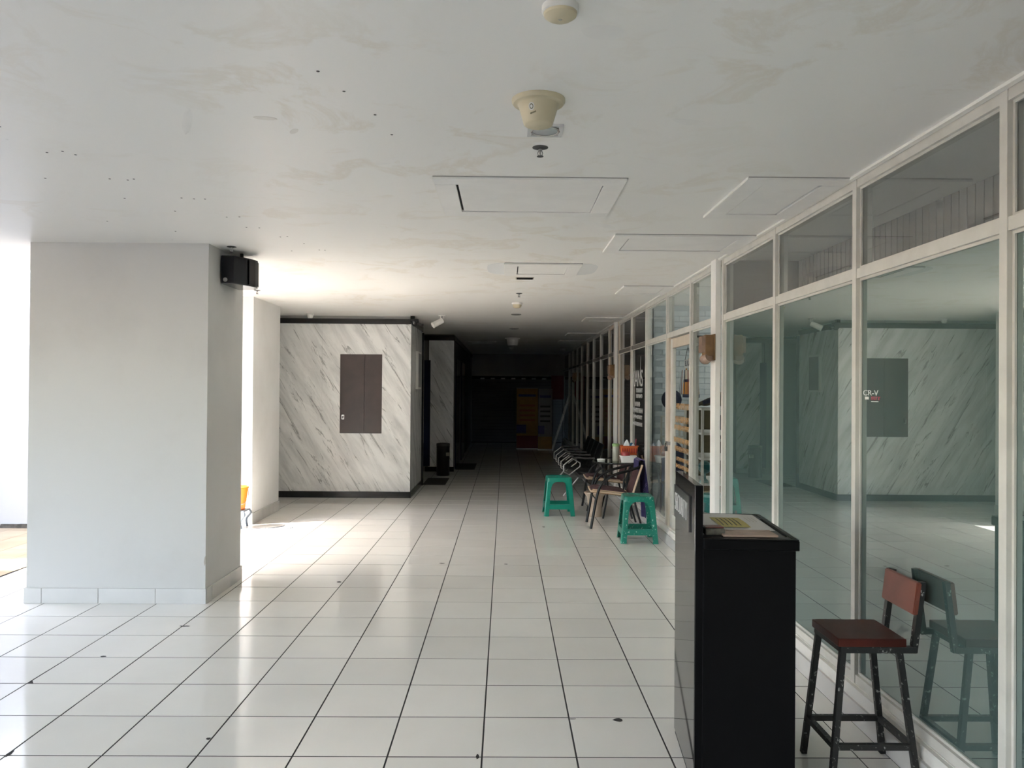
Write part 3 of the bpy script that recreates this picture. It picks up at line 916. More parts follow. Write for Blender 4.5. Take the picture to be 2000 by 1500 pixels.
# dome detector at the top edge
t = thing('dome_detector', 'round domed detector at the top edge of the view', 'detector', (0.142, 2.10, CEIL))
B().lathe([(0.050, 0.0), (0.050, -0.016), (0.046, -0.019)], (0, 0, 0), 32, cap1=True).build('base', 'white_plastic', t, smooth=True)
B().lathe([(0.046, -0.019), (0.044, -0.026), (0.034, -0.033), (0.012, -0.036), (0.0, -0.036)], (0, 0, 0), 32, cap0=False, cap1=False).build('dome', 'beige_plastic', t, smooth=True)
B().lathe([(0.006, -0.0362), (0.004, -0.038)], (0, 0, 0), 12).build('sensor', 'grey_plastic', t)

def downlight(loc, label, sq=True, s=0.07):
    t = thing('downlight', label, 'downlight', loc, group='recessed downlights')
    if sq:
        q = B()
        for (p0, p1, q0, q1) in ((-s, s, -s, -s + .016), (-s, s, s - .016, s), (-s, -s + .016, -s + .016, s - .016), (s - .016, s, -s + .016, s - .016)):
            q.box(p0, p1, q0, q1, -0.008, 0, 0.001)
        q.build('bezel', 'bezel_grey', t)
        B().lathe([(s - .016, -0.006), (s - .018, -0.002)], (0, 0, 0), 28).build('lens', 'lamp_lens', t)
        B().lathe([(s - .012, -0.0085), (s - .016, -0.0095), (s - .020, -0.0085)], (0, 0, 0), 28, cap0=False, cap1=False).build('trim_ring', 'chrome', t)
    else:
        B().lathe([(s, 0), (s, -0.006), (s - .012, -0.010), (s - .016, -0.006)], (0, 0, 0), 28, cap1=False).build('bezel', 'steel', t, smooth=True)
        B().lathe([(s - .016, -0.005), (s - .03, -0.003)], (0, 0, 0), 28).build('lens', 'lamp_lens', t)
    return t
downlight((0.152, 3.10, CEIL), 'square recessed downlight just behind the bell shaped fitting')
downlight((0.145, 10.7, CEIL), 'flat round downlight beyond the white dome light', False, 0.07)
downlight((0.145, 13.2, CEIL), 'faint round downlight in the dark part of the ceiling', False, 0.08)

def sprinkler(loc, label):
    t = thing('sprinkler', label, 'sprinkler', loc, group='fire sprinklers')
    B().lathe([(0.034, 0.0), (0.034, -0.002), (0.018, -0.007), (0.012, -0.008)], (0, 0, 0), 20).build('rosette', 'dark_steel', t, smooth=True)
    B().lathe([(0.008, -0.008), (0.008, -0.016), (0.004, -0.018), (0.004, -0.036)], (0, 0, 0), 10).tube([(0.007, 0, -0.016), (0.011, 0, -0.026), (0.005, 0, -0.038)], 0.002, 6).tube([(-0.007, 0, -0.016), (-0.011, 0, -0.026), (-0.005, 0, -0.038)], 0.002, 6).build('head', 'steel', t)
    B().lathe([(0.014, -0.040), (0.014, -0.038), (0.003, -0.036)], (0, 0, 0), 16).build('deflector', 'dark_steel', t)
    return t
sprinkler((0.143, 3.327, CEIL), 'metal sprinkler head right behind the square downlight')
sprinkler((0.144, 8.38, CEIL), 'small sprinkler head just before the white dome light')
sprinkler((-2.64, 8.30, CEIL), 'sprinkler head above the white wall end')
sprinkler((-2.02, 5.75, CEIL), 'sprinkler head above the black loudspeaker')

def dome_light(loc, s, label, kind='dome'):
    t = thing('ceiling_dome', label, 'detector', loc, group='round ceiling fittings')
    B().lathe([(s, 0), (s, -0.018), (s * .9, -0.022)], (0, 0, 0), 24).build('base', 'white_plastic', t, smooth=True)
    B().lathe([(s * .82, -0.022), (s * .8, -0.04), (s * .6, -0.058), (s * .3, -0.064), (0, -0.065)], (0, 0, 0), 24, cap0=False, cap1=False).build('cover', 'beige_plastic' if kind == 'dome' else 'white_plastic', t, smooth=True)
    return t
dome_light((0.137, 9.3, CEIL), 0.065, 'cream dome detector half way along the ceiling')
dome_light((-2.714, 10.85, CEIL), 0.05, 'small white detector on the ceiling before the marble wall', 'w')
dome_light((0.15, 18.9, CEIL), 0.06, 'farthest small white ceiling detector in the dark', 'w')
dome_light((1.45, 19.6, CEIL), 0.06, 'pale detector by the far end of the storefront', 'w')
t = thing('cup_lamp', 'white cup shaped ceiling lamp deep in the dark corridor', 'lamp', (0.145, 15.6, CEIL))
B().lathe([(0.15, 0), (0.15, -0.02), (0.12, -0.03)], (0, 0, 0), 24).build('base', 'white_plastic', t, smooth=True)
B().lathe([(0.12, -0.03), (0.11, -0.10), (0.095, -0.15), (0, -0.155)], (0, 0, 0), 24, cap0=False, cap1=False).build('shade', 'white_plastic', t, smooth=True)

# slotted vent behind the small hatch
t = thing('slot_vent', 'small dark slotted vent behind the small square hatch', 'vent', (0.175, 7.23, CEIL))
B().box(-0.085, 0.085, -0.06, 0.06, -0.004, 0).build('frame', 'grey_plastic', t)
for k in range(5):
    B().box(-0.075, 0.075, -0.05 + k * 0.022, -0.038 + k * 0.022, -0.007, -0.003).build('slat', 'black_plastic', t)

# ------------------------------------------------------------------ loudspeaker on the pillar
t = thing('loudspeaker', 'black loudspeaker mounted high on the pillar side', 'loudspeaker', (-2.142, 5.84, 2.33))
plan = [(0.015, 0.0), (0.105, 0.005), (0.175, 0.13), (0.198, 0.20), (0.203, 0.25), (0.19, 0.30), (0.15, 0.36), (0.015, 0.38)]
B().prism(plan, 0.006, 0.205).build('cabinet', 'speaker_side', t)
B().prism([(x * 1.015, y_ * 1.01 - .001) for x, y_ in plan], 0.0, 0.007).build('bottom_cap', 'plate_grey', t)
B().prism([(x * 1.015, y_ * 1.01 - .001) for x, y_ in plan], 0.204, 0.211).build('top_cap', 'black_plastic', t)
B().prism([(0.1772, 0.128), (0.2, 0.20), (0.205, 0.25), (0.192, 0.302), (0.199, 0.304), (0.211, 0.25), (0.206, 0.198), (0.183, 0.125)], 0.012, 0.198).build('grille', 'black_plastic', t)
q = B()
q.lathe([(0.016, -0.002), (0.016, 0.002)], (0, 0, 0), 16)
kn = q.build('terminal', 'steel', t); kn.location = (0.045, 0.0, 0.03); kn.rotation_euler = (math.pi / 2, 0, 0)
B().box(0.0, 0.016, 0.12, 0.26, 0.05, 0.17).build('bracket', 'black_plastic', t)
B().bar((0.10, 0.20, 0.211), (0.10, 0.20, 0.258), 0.02).build('hanger', 'black_plastic', t)

# ------------------------------------------------------------------ things on the marble wall
t = thing('wall_cabinet', 'dark brown two leaf cabinet set into the marble wall', 'cabinet', (-2.351, 11.12, 0.919))
B().box(0, 0.598, 0.012, 0.03, 0, 1.124).build('body', 'void_black', t)
l1 = B().box(0.002, 0.346, 0, 0.016, 0.002, 1.122, 0.002).build('door', 'brown_panel', t)
B().box(0.348, 0.596, 0, 0.016, 0.002, 1.122, 0.002).build('door', 'brown_panel', t)
B().box(0.030, 0.066, -0.004, 0.001, 0.195, 0.262, 0.001).build('handle', 'chrome', l1)
B().box(0.038, 0.058, -0.006, -0.003, 0.205, 0.25).build('handle_recess', 'dark_steel', l1)
B().lathe([(0.006, 0), (0.006, 0.004)], (0, 0, 0), 10).build('keyhole', 'dark_steel', l1).location = (0.046, -0.003, 0.13)

t = thing('framed_board', 'white edged notice board on the side of the marble wall', 'notice board', (-1.342, 11.70, 1.55))
B().box(0, 0.04, 0, 0.42, 0, 0.57, 0.003).build('frame', 'white_plastic', t)
B().box(0.038, 0.043, 0.03, 0.39, 0.03, 0.54).build('board', 'banner_grey', t)

t = thing('bullet_camera', 'black security camera on the marble wall corner', 'camera', (-1.32, 11.10, 2.50))
B().box(-0.03, 0.03, -0.03, 0.03, 0.03, 0.09, 0.008).build('bracket', 'black_plastic', t)
B().lathe([(0.055, 0.045), (0.06, 0.01), (0.05, -0.03), (0.025, -0.055), (0, -0.06)], (0.03, -0.02, 0), 20, cap1=False).build('dome', 'gloss_black', t, smooth=True)
B().tube([(0.06, -0.03, -0.02), (0.15, -0.09, -0.045)], 0.022, 12).build('barrel', 'dark_steel', t)
t = thing('spot_lamp', 'white spotlight hanging from the ceiling by the marble corner', 'spotlight', (-0.91, 10.95, CEIL))
B().box(-0.03, 0.06, -0.02, 0.02, -0.012, 0, 0.002).build('plate', 'white_plastic', t)
B().tube([(0.0, 0, -0.01), (0.0, 0, -0.075)], 0.007, 8).tube([(0.04, 0, -0.01), (0.04, 0, -0.05)], 0.005, 8).build('arm', 'white_plastic', t)
B().tube([(0.02, 0.02, -0.07), (-0.105, -0.05, -0.145)], [0.038, 0.042], 16).build('housing', 'white_plastic', t)

# bin, mats
t = thing('waste_bin', 'tall black cylindrical waste bin by the lobby wall', 'bin', (-1.108, 14.08, 0))
B().lathe([(0.115, 0.0), (0.118, 0.02), (0.118, 0.50), (0.120, 0.505), (0.120, 0.56)], (0, 0, 0), 28).build('body', 'black_plastic', t, smooth=True)
B().lathe([(0.122, 0.535), (0.122, 0.575), (0.10, 0.585)], (0, 0, 0), 28, cap0=False, cap1=False).build('rim', 'dark_steel', t, smooth=True)
B().box(0.06, 0.13, -0.11, -0.07, 0.36, 0.42).build('sticker', 'grey_plastic', t)
def mat_thing(x0, x1, y0, y1, lab):
    t = thing('door_mat', lab, 'mat', ((x0 + x1) / 2, (y0 + y1) / 2, 0.0))
    a, b_ = (x1 - x0) / 2, (y1 - y0) / 2
    B().box(-a, a, -b_, b_, 0.0, 0.007, 0.002).build('pile', 'rubber_mat', t)
    B().box(-a - .02, a + .02, -b_ - .02, -b_, 0, 0.004).box(-a - .02, a + .02, b_, b_ + .02, 0, 0.004).box(-a - .02, -a, -b_, b_, 0, 0.004).box(a, a + .02, -b_, b_, 0, 0.004).build('border', 'rubber_mat', t)
mat_thing(-1.31, -0.98, 12.70, 13.62, 'black rubber mat before the first lobby opening')
mat_thing(-0.93, -0.60, 15.15, 16.35, 'black rubber mat farther down the dark corridor')

# ------------------------------------------------------------------ corridor end: banners, poles
def banner(label, loc, w, h_, lean, mats, rz):
    t = thing('standing_banner', label, 'banner', loc, rz)
    s, c_ = math.sin(lean), math.cos(lean)
    def P(x, z, d=0.0):
        return Vector((x, z * s + d, z * c_))
    def panel(name, x0, x1, z0, z1, m_, d):
        q = B()
        v = [q.bm.verts.new(P(x, z, dd)) for dd in (d, d + 0.006) for x, z in ((x0, z0), (x1, z0), (x1, z1), (x0, z1))]
        for f in ((0, 1, 2, 3), (7, 6, 5, 4), (0, 4, 5, 1), (1, 5, 6, 2), (2, 6, 7, 3), (3, 7, 4, 0)):
            q.bm.faces.new([v[k] for k in f])
        return q.build(name, m_, t)
    panel('sheet', -w / 2, w / 2, 0.02, h_, mats[0], 0)
    panel('print_band', -w / 2, w / 2, h_ * .02, h_ * .22, mats[1], -0.003)
    panel('print_band', -w / 2, -w * .05, h_ * .26, h_ * .40, mats[2], -0.003)
    panel('print_band', -w * .4, w * .4, h_ * .86, h_ * .90, mats[2], -0.003)
    for k in range(4):
        panel('print_row', -w * .36, w * .36, h_ * (.46 + k * .08), h_ * (.49 + k * .08), mats[3], -0.003)
    B().tube([P(-w / 2, h_), P(w / 2, h_)], 0.012, 8).tube([P(0, 0.02, 0.03), P(0, h_, 0.03)], 0.01, 6).build('pole', 'steel', t)
    B().box(-w / 2, w / 2, -0.06, 0.06, 0, 0.03, 0.005).build('foot', 'steel', t)
    return t
banner('yellow and orange standing banner at the dark corridor end', (0.59, 20.4, 0), 0.56, 1.60, 0.06, ('banner_yellow', 'banner_red', 'banner_blue', 'banner_orange'), 0.05)
banner('narrow grey standing banner leaning beside the yellow one', (1.04, 20.15, 0), 0.36, 1.58, 0.10, ('banner_grey', 'banner_yellow', 'banner_blue', 'dark_steel'), -0.1)
t = thing('red_board', 'dark red board high behind the grey banner', 'board', (1.43, 21.2, 0))
B().box(-0.17, 0.17, 0, 0.02, 1.30, 1.95).build('panel', 'banner_red', t)
B().box(-0.15, -0.12, 0.0, 0.03, 0, 1.32).box(0.12, 0.15, 0.0, 0.03, 0, 1.32).build('post', 'dark_steel', t)
t = thing('leaning_ladder', 'metal ladder leaning against the far storefront', 'ladder', (1.22, 19.9, 0))
for dy in (0.0, 0.32):
    B().bar((0, dy, 0.0), (0.45, dy, 1.45), 0.05, 0.025).build('rail', 'steel', t)
for k in range(5):
    f = 0.12 + k * 0.18
    B().tube([(0.45 * f, 0, 1.45 * f), (0.45 * f, 0.32, 1.45 * f)], 0.012, 8).build('rung', 'steel', t)

# ------------------------------------------------------------------ meters
def meter(label, loc, s=1.0):
    t = thing('electric_meter', label, 'meter', loc, group='electricity meters on the posts')
    B().box(-0.012 * s, 0.0, -0.075 * s, 0.075 * s, -0.005 * s, 0.20 * s, 0.002).build('backboard', 'meter_brown', t)
    B().box(-0.075 * s, -0.012 * s, -0.06 * s, 0.06 * s, 0.03 * s, 0.195 * s, 0.006).build('housing', 'meter_brown', t)
    B().prism([(-0.055 * s, 0.055 * s), (0.055 * s, 0.055 * s), (0.055 * s, 0.185 * s), (-0.055 * s, 0.185 * s)], -0.10 * s, -0.074 * s, 'x').build('window', 'meter_cover', t)
    B().tube([(-0.045 * s, -0.06 * s, 0.02 * s), (-0.06 * s, -0.02 * s, 0.005 * s), (-0.06 * s, 0.02 * s, 0.005 * s), (-0.045 * s, 0.06 * s, 0.02 * s)], [0.035 * s, 0.042 * s, 0.042 * s, 0.035 * s], 14).build('terminal_cover', 'meter_cover', t, smooth=True)
    B().box(-0.115 * s, -0.07 * s, 0.04 * s, 0.055 * s, 0.18 * s, 0.195 * s).build('latch', 'dark_steel', t)
    return t
meter('brown electricity meter box on the nearest white post', (1.641, 6.145, 1.80))
meter('brown electricity meter on the second white post', (1.641, 11.735, 1.745))
m3 = meter('dim electricity meter on the far storefront frame', (1.684, 18.43, 1.77))

# ------------------------------------------------------------------ security desk
DR = -math.radians(4.5)
DX, DY, DZ = 0.738, 3.01, 0.985
t = thing('security_desk', 'glossy black security desk with a tall lettered front panel', 'desk', (DX, DY, 0), DR)
B().box(0, 0.03, 0.002, 0.545, 0.02, 1.188, 0.0025).build('front_panel', 'gloss_black', t)
B().box(0.0025, 0.03, -0.002, 0.002, 0.022, 1.186).build('unlit_edge', 'desk_black', t)  # blacker strip paints the panel's near edge as unlit
B().box(0.004, 0.03, 0.008, 0.54, 0, 0.02).build('plinth', 'desk_black', t)
B().box(0.03, 0.381, -0.005, 0.60, 0.0, DZ - 0.04, 0.003).build('cabinet_body', 'desk_black', t)
tp = B().box(0.0305, 0.391, -0.020, 0.61, DZ - 0.04, DZ - 0.001, 0.004).build('desk_top', 'desk_black', t)
B().box(0.033, 0.385, -0.016, 0.607, DZ - 0.0015, DZ + 0.0005).build('top_sheet', 'desk_top', tp)
B().box(0.358, 0.365, 0.06, 0.46, DZ + 0.0005, DZ + 0.003).build('groove', 'void_black', tp)
B().box(0.0305, 0.388, -0.020, 0.004, DZ, DZ + 0.003).build('edge_strip', 'desk_black', tp)
B().box(0.370, 0.388, 0.004, 0.61, DZ, DZ + 0.003).build('edge_strip', 'desk_black', tp)
B().box(0.0305, 0.370, 0.592, 0.61, DZ, DZ + 0.003).build('edge_strip', 'desk_black', tp)
pl = B().box(-0.007, 0.0, 0.115, 0.53, 0.985, 1.130, 0.001).build('name_plate', 'plate_grey', t)
text_part('SECURITY', 0.118, 'letter_white', pl, facing_minus_x(-0.0085, 0.325, 1.057), sx=0.66, extrude=0.0012, thin=-0.0035)
# papers and small things on the desk (own objects, rotated with it)
def on_desk(u, v):
    return (DX + u * math.cos(DR) - v * math.sin(DR), DY + u * math.sin(DR) + v * math.cos(DR), DZ + 0.0035)
p = thing('paper_sheet', 'white printed sheet with yellow notice on the security desk', 'paper', on_desk(0.198, 0.37), DR)
def sheet(u, v, w=0.30, l=0.40):
    return Vector(((u - .5) * w, (v - .5) * l, 0.001 + 0.004 * math.sin(u * 3) * math.sin(v * 4) ** 2))
B().grid(sheet, 10, 10, 0.0008).build('sheet', 'paper', p, smooth=True)
def ysheet(u, v):
    q = sheet(0.30 + 0.42 * u, 0.12 + 0.62 * v); q.z += 0.0022; return q
B().grid(ysheet, 8, 8).build('yellow_notice', 'paper_yellow', p)
for k in range(5):
    def row(u, v, k=k):
        q = sheet(0.36 + 0.06 * k + 0.018 * v, 0.2 + 0.46 * u); q.z += 0.0034; return q
    B().grid(row, 8, 1).build('print_row', 'print_dark', p)
for k in range(3):
    def row(u, v, k=k):
        q = sheet(0.80 + 0.05 * k + 0.012 * v, 0.45 + 0.3 * u); q.z += 0.0026; return q
    B().grid(row, 6, 1).build('print_row', 'grey_plastic', p)
e = thing('envelope', 'pale brown envelope at the near edge of the desk papers', 'envelope', on_desk(0.215, 0.075), DR + 0.05)
B().box(-0.105, 0.105, -0.055, 0.055, 0.0, 0.008, 0.002).build('pocket', 'cardboard', e)
B().prism([(-0.105, 0.055), (0.105, 0.055), (0.03, 0.0), (-0.03, 0.0)], 0.008, 0.0092).build('flap', 'cardboard', e)
k_ = thing('packet', 'small crumpled red and grey packet beside the desk panel', 'packet', on_desk(0.083, 0.075), DR + 0.1)
q = B().box(-0.04, 0.04, -0.03, 0.03, 0.0, 0.026, 0.006)
for v in q.bm.verts:
    v.co.z = max(0.0, v.co.z + 0.004 * math.sin(v.co.x * 90) * (v.co.z / 0.026)); v.co.y += 0.004 * math.sin(v.co.x * 60 + 1)
q.build('wrapper', 'packet_grey', k_)
B().box(-0.036, 0.036, -0.024, 0.024, 0.0275, 0.0315, 0.0015).build('print_band', 'packet_red', k_)

# ------------------------------------------------------------------ bar stool
t = thing('bar_stool', 'wooden seat bar stool with chipped black steel legs', 'stool', (1.46, 3.21, 0))
B().box(-0.135, 0.135, -0.135, 0.135, 0.545, 0.578, 0.004).build('seat', 'wood_red', t)
q = B()
for s in (-1, 1):
    q.bar((-0.125, s * 0.122, 0.533), (0.175, s * 0.122, 0.533), 0.024)
    q.bar((s * 0.113, -0.122, 0.533), (s * 0.113, 0.122, 0.533), 0.024)
q.build('seat_frame', 'chipped_black', t)
legs = []
for sx in (-1, 1):
    for sy in (-1, 1):
        bx_ = -0.165 if sx < 0 else 0.176
        B().bar((sx * 0.112, sy * 0.118, 0.53), (bx_, sy * 0.145, 0.0), 0.024, bev=0.002).build('leg', 'chipped_black', t)
def leg_at(sx, sy, z):
    f = 1 - z / 0.53
    bx_ = -0.165 if sx < 0 else 0.176
    return Vector((sx * 0.112 + (bx_ - sx * 0.112) * f, sy * (0.118 + 0.027 * f), z))
for a, b_ in (((-1, -1), (1, -1)), ((-1, 1), (1, 1)), ((-1, -1), (-1, 1)), ((1, -1), (1, 1))):
    B().bar(leg_at(*a, 0.155), leg_at(*b_, 0.155), 0.022).build('foot_rail', 'chipped_black', t)
for s in (-1, 1):
    B().bar((0.170, s * 0.118, 0.522), (0.205, s * 0.118, 0.80), 0.022, 0.024, up=(0, 1, 0)).build('upright', 'chipped_black', t)
ax = Vector((0.991, 0, -0.125)).normalized(); az = Vector((0.125, 0, 0.991)).normalized()
B().obox((0.181, 0, 0.735), ax, Vector((0, 1, 0)), az, 0.022, 0.262, 0.13, 0.004).build('backrest', 'wood_back', t)

# ------------------------------------------------------------------ green plastic stools
def plastic_stool(label, loc, rz, mat):
    t = thing('plastic_stool', label, 'stool', loc, rz, group='green plastic stools')
    ht, hb, H_ = 0.150, 0.192, 0.475
    def half(z): return hb + (ht - hb) * z / H_
    # top: rounded square slab with soft edge and a hand hole rim
    prof = []
    q = B()
    def rsq(r, rad, z, n=6):
        out = []
        for cx, cy, a0 in ((r - rad, r - rad, 0), (-r + rad, r - rad, 90), (-r + rad, -r + rad, 180), (r - rad, -r + rad, 270)):
            for k in range(n + 1):
                a = math.radians(a0 + 90 * k / n)
                out.append((cx + rad * math.cos(a), cy + rad * math.sin(a), z))
        return out
    rings = [rsq(half(H_ - .055) + .004, 0.04, H_ - 0.055), rsq(half(H_) + .004, 0.04, H_ - 0.018), rsq(half(H_), 0.04, H_ - 0.006), rsq(half(H_) - 0.012, 0.035, H_), rsq(0.105, 0.03, H_), rsq(0.10, 0.03, H_ - 0.004), rsq(0.03, 0.015, H_ - 0.004), rsq(0.028, 0.013, H_ - 0.03)]
    vr = [[q.bm.verts.new(p_) for p_ in r_] for r_ in rings]
    for a, b_ in zip(vr, vr[1:]):
        k = len(a)
        for i in range(k): q.bm.faces.new((a[i], a[(i + 1) % k], b_[(i + 1) % k], b_[i]))
    q.build('seat', mat, t, smooth=True)
    # four corner legs, L section with tapering inner edge and an arched shoulder
    lw = 0.058
    for sx in (-1, 1):
        for sy in (-1, 1):
            q = B()
            zs = [0.0, 0.09, 0.2, 0.30, 0.36, 0.39, 0.41, 0.425]
            ext = [lw, lw, lw * .95, lw * .95, lw * 1.05, lw * 1.25, lw * 1.6, lw * 2.3]
            for flip in (0, 1):
                outer = [];
                for z, e_ in zip(zs, ext):
                    h_ = half(z)
                    ring_ = []
                    for (a, d) in ((0, 0), (e_, 0), (e_, 0.006), (0.0, 0.006)):
                        u, v = h_ - a, h_ - d
                        if a == 0: u = h_ - (0.012 if d == 0 else 0.006)
                        x, y_ = (u, v) if flip else (v, u)
                        ring_.append(q.bm.verts.new((sx * x, sy * y_, z)))
                    outer.append(ring_)
                for a, b_ in zip(outer, outer[1:]):
                    for i in range(4): q.bm.faces.new((a[i], a[(i + 1) % 4], b_[(i + 1) % 4], b_[i]))
                q.bm.faces.new(outer[0]); q.bm.faces.new(outer[-1])
            # rounded outer corner strip
            st_ = []
            for z in zs:
                h_ = half(z)
                st_.append([q.bm.verts.new((sx * (h_ - 0.012 + 0.012 * math.sin(a)), sy * (h_ - 0.012 + 0.012 * math.cos(a)), z)) for a in [k * math.pi / 8 for k in range(5)]])
            for a, b_ in zip(st_, st_[1:]):
                for i in range(4): q.bm.faces.new((a[i], a[i + 1], b_[i + 1], b_[i]))
            q.build('leg', mat, t)
    # lower stretchers on all four sides
    for s in range(4):
        q = B()
        h1, h2 = half(0.085), half(0.145)
        rot = Matrix.Rotation(s * math.pi / 2, 3, 'Z')
        pts = []
        for d in (0.0, 0.006):
            for (x, z, h_) in ((-h1 + .05, 0.085, h1), (h1 - .05, 0.085, h1), (h2 - .05, 0.145, h2), (-h2 + .05, 0.145, h2)):
                pts.append(q.bm.verts.new(rot @ Vector((x, -h_ + d, z))))
        for f in ((0, 1, 2, 3), (7, 6, 5, 4), (0, 4, 5, 1), (1, 5, 6, 2), (2, 6, 7, 3), (3, 7, 4, 0)):
            q.bm.faces.new([pts[k] for k in f])
        q.bm.faces.new([q.bm.verts.new(rot @ Vector(p_)) for p_ in ((-h2 + .05, -h2 + .006, 0.145), (h2 - .05, -h2 + .006, 0.145), (h2 - .05, -h2 + .03, 0.145), (-h2 + .05, -h2 + .03, 0.145))])
        q.build('stretcher', mat, t)
    return t
plastic_stool('clean green plastic stool standing out in the corridor', (0.68, 9.78, 0), 0.02, 'green_plastic')
plastic_stool('paint splashed green plastic stool next to the shop door', (1.383, 8.09, 0), -0.03, 'splashed_green')

# ------------------------------------------------------------------ rattan chairs, table, pot
def smooth_path(P_, n=8):
    out = []
    P_ = [Vector(p_) for p_ in P_]
    for i in range(len(P_) - 1):
        p0, p1, p2, p3 = P_[max(i - 1, 0)], P_[i], P_[i + 1], P_[min(i + 2, len(P_) - 1)]
        for k in range(n):
            s = k / n
            out.append(0.5 * ((2 * p1) + (-p0 + p2) * s + (2 * p0 - 5 * p1 + 4 * p2 - p3) * s * s + (-p0 + 3 * p1 - 3 * p2 + p3) * s ** 3))
    out.append(P_[-1])
    return out
def rattan_chair(label, loc, rz, cushion=True):
    """faces -x; origin at floor centre"""
    t = thing('rattan_chair', label, 'chair', loc, rz, group='rattan chairs at the glass table')
    for s in (-1, 1):
        y = s * 0.225
        pth = smooth_path([(-0.28, y, 0.0), (-0.245, y, 0.20), (-0.205, y, 0.40), (-0.15, y, 0.515), (-0.03, y, 0.60), (0.15, y * .97, 0.655), (0.27, y * .85, 0.69)])
        B().tube(pth, 0.0155, 8).build('arm', 'black_plastic', t, smooth=True)
        B().tube(smooth_path([(0.30, y * .98, 0.0), (0.245, y * .95, 0.18), (0.19, y * .9, 0.40)]), 0.012, 8).build('leg', 'black_plastic', t, smooth=True)
    B().tube(smooth_path([(0.27, -0.19, 0.69), (0.305, -0.12, 0.725), (0.315, 0, 0.735), (0.305, 0.12, 0.725), (0.27, 0.19, 0.69)]), 0.0125, 8).build('top_rail', 'black_plastic', t, smooth=True)
    B().tube([(-0.225, -0.225, 0.33), (-0.225, 0.225, 0.33)], 0.008, 6).build('brace', 'black_plastic', t)
    def seat(u, v, dz=0.0):
        x = -0.26 + 0.48 * u; y = (v - .5) * 0.42 * (1 - .12 * u)
        return Vector((x, y, 0.425 - 0.055 * u - 0.02 * math.sin(math.pi * v) + dz))
    B().grid(seat, 8, 8, 0.02).build('seat', 'rattan', t, smooth=True)
    B().tube([seat(k / 10, 0, -.005) for k in range(11)], 0.011, 8).tube([seat(k / 10, 1, -.005) for k in range(11)], 0.011, 8).tube([seat(0, k / 10, -.005) for k in range(11)], 0.012, 8).build('seat_edge', 'rattan_edge', t, smooth=True)
    def back(u, v):
        y = (v - .5) * 0.38
        return Vector((0.185 + 0.115 * u + 0.02 * (1 - (2 * v - 1) ** 2), y, 0.36 + 0.355 * u))
    B().grid(back, 8, 8, 0.012).build('backrest', 'rattan_edge' if 0 else 'brown_cushion', t, smooth=True)
    B().tube([back(k / 8, 0) for k in range(9)], 0.012, 8).tube([back(k / 8, 1) for k in range(9)], 0.012, 8).build('back_edge', 'rattan_edge', t, smooth=True)
    if cushion:
        def cush(u, v, s):
            p_ = seat(u * .86 + .0, v * .9 + .05)
            e_ = (1 - abs(2 * u - 1) ** 5) * (1 - abs(2 * v - 1) ** 5)
            return p_ + Vector((0, 0, 0.012 + (0.045 * e_ ** .6 if s else 0.0)))
        B().grid(lambda u, v: cush(u, v, 1), 14, 14).grid(lambda u, v: cush(u, v, 0), 14, 14).build('cushion', 'brown_cushion', t, smooth=True)
        B().tube([cush(k / 10, 0, 0) + Vector((0, -.004, .004)) for k in range(11)], 0.006, 6).build('piping', 'rattan_edge', t, smooth=True)
    return t
c1 = rattan_chair('rattan armchair with brown cushion and purple towel on its back', (1.255, 8.98, 0), 0.0)
c2 = rattan_chair('rattan armchair on the far side of the glass table', (1.34, 10.27, 0), 0.05, True)
# towel over the near chair's back
tw = thing('towel', 'purple towel hanging over the nearer rattan chair back', 'towel', (1.555, 8.97, 0.735))
def towel(u, v):
    # u along the drape from the front over the rail and down behind
    s = u * 0.84
    yy = (v - .5) * (0.30 - 0.05 * u)
    fold = 0.012 * math.sin(v * 17 + u * 2)
    if s < 0.10:
        return Vector((-0.035 - 0.0, yy, -0.085 + s * 1.0) ) + Vector((fold * .2, 0, 0))
    if s < 0.18:
        a = (s - 0.10) / 0.08 * math.pi
        return Vector((-0.035 * math.cos(a) + .0, yy, 0.015 + 0.018 * math.sin(a)))
    d = s - 0.18
    return Vector((0.03 + 0.02 * d + 0.10 * d * (1 - v) + fold * min(1, d * 6) * .5, yy, 0.015 - d))
B().grid(towel, 40, 22, 0.006).build('cloth', 'towel_purple', tw, smooth=True)
B().grid(lambda u, v: towel(0.0 + .22 * u, 0.02 + .96 * v) + Vector((-0.004 if u < .55 else 0.0, 0, 0.006)), 10, 16).build('faded_fold', 'towel_light', tw, smooth=True)
for k in range(2):
    B().grid(lambda u, v, k=k: towel(0.50 + .12 * v + 0.012 * u + k * .025, 0.05 + .5 * v) + Vector((0.0, -0.0, 0)) + Vector((-0.005, 0, 0)), 1, 8).build('stripe', 'towel_light', tw)

# glass table
t = thing('glass_table', 'small round glass topped table between the rattan chairs', 'table', (1.375, 9.62, 0))
B().lathe([(0.29, 0.672), (0.295, 0.676), (0.295, 0.680), (0.29, 0.684)], (0, 0, 0), 36).build('table_top', 'table_glass', t, smooth=True)
B().tube([(0.288 * math.cos(a), 0.288 * math.sin(a), 0.671) for a in [k * math.pi / 16 for k in range(32)]], 0.008, 6, closed=True).build('rim', 'black_plastic', t)
for k in range(4):
    a = math.pi / 4 + k * math.pi / 2
    B().tube(smooth_path([(0.24 * math.cos(a), 0.24 * math.sin(a), 0.668), (0.16 * math.cos(a), 0.16 * math.sin(a), 0.35), (0.25 * math.cos(a), 0.25 * math.sin(a), 0.0)]), 0.011, 8).build('leg', 'black_plastic', t, smooth=True)
t = thing('pottery_pot', 'beige flared pottery pot standing under the glass table', 'pot', (1.12, 9.62, 0))
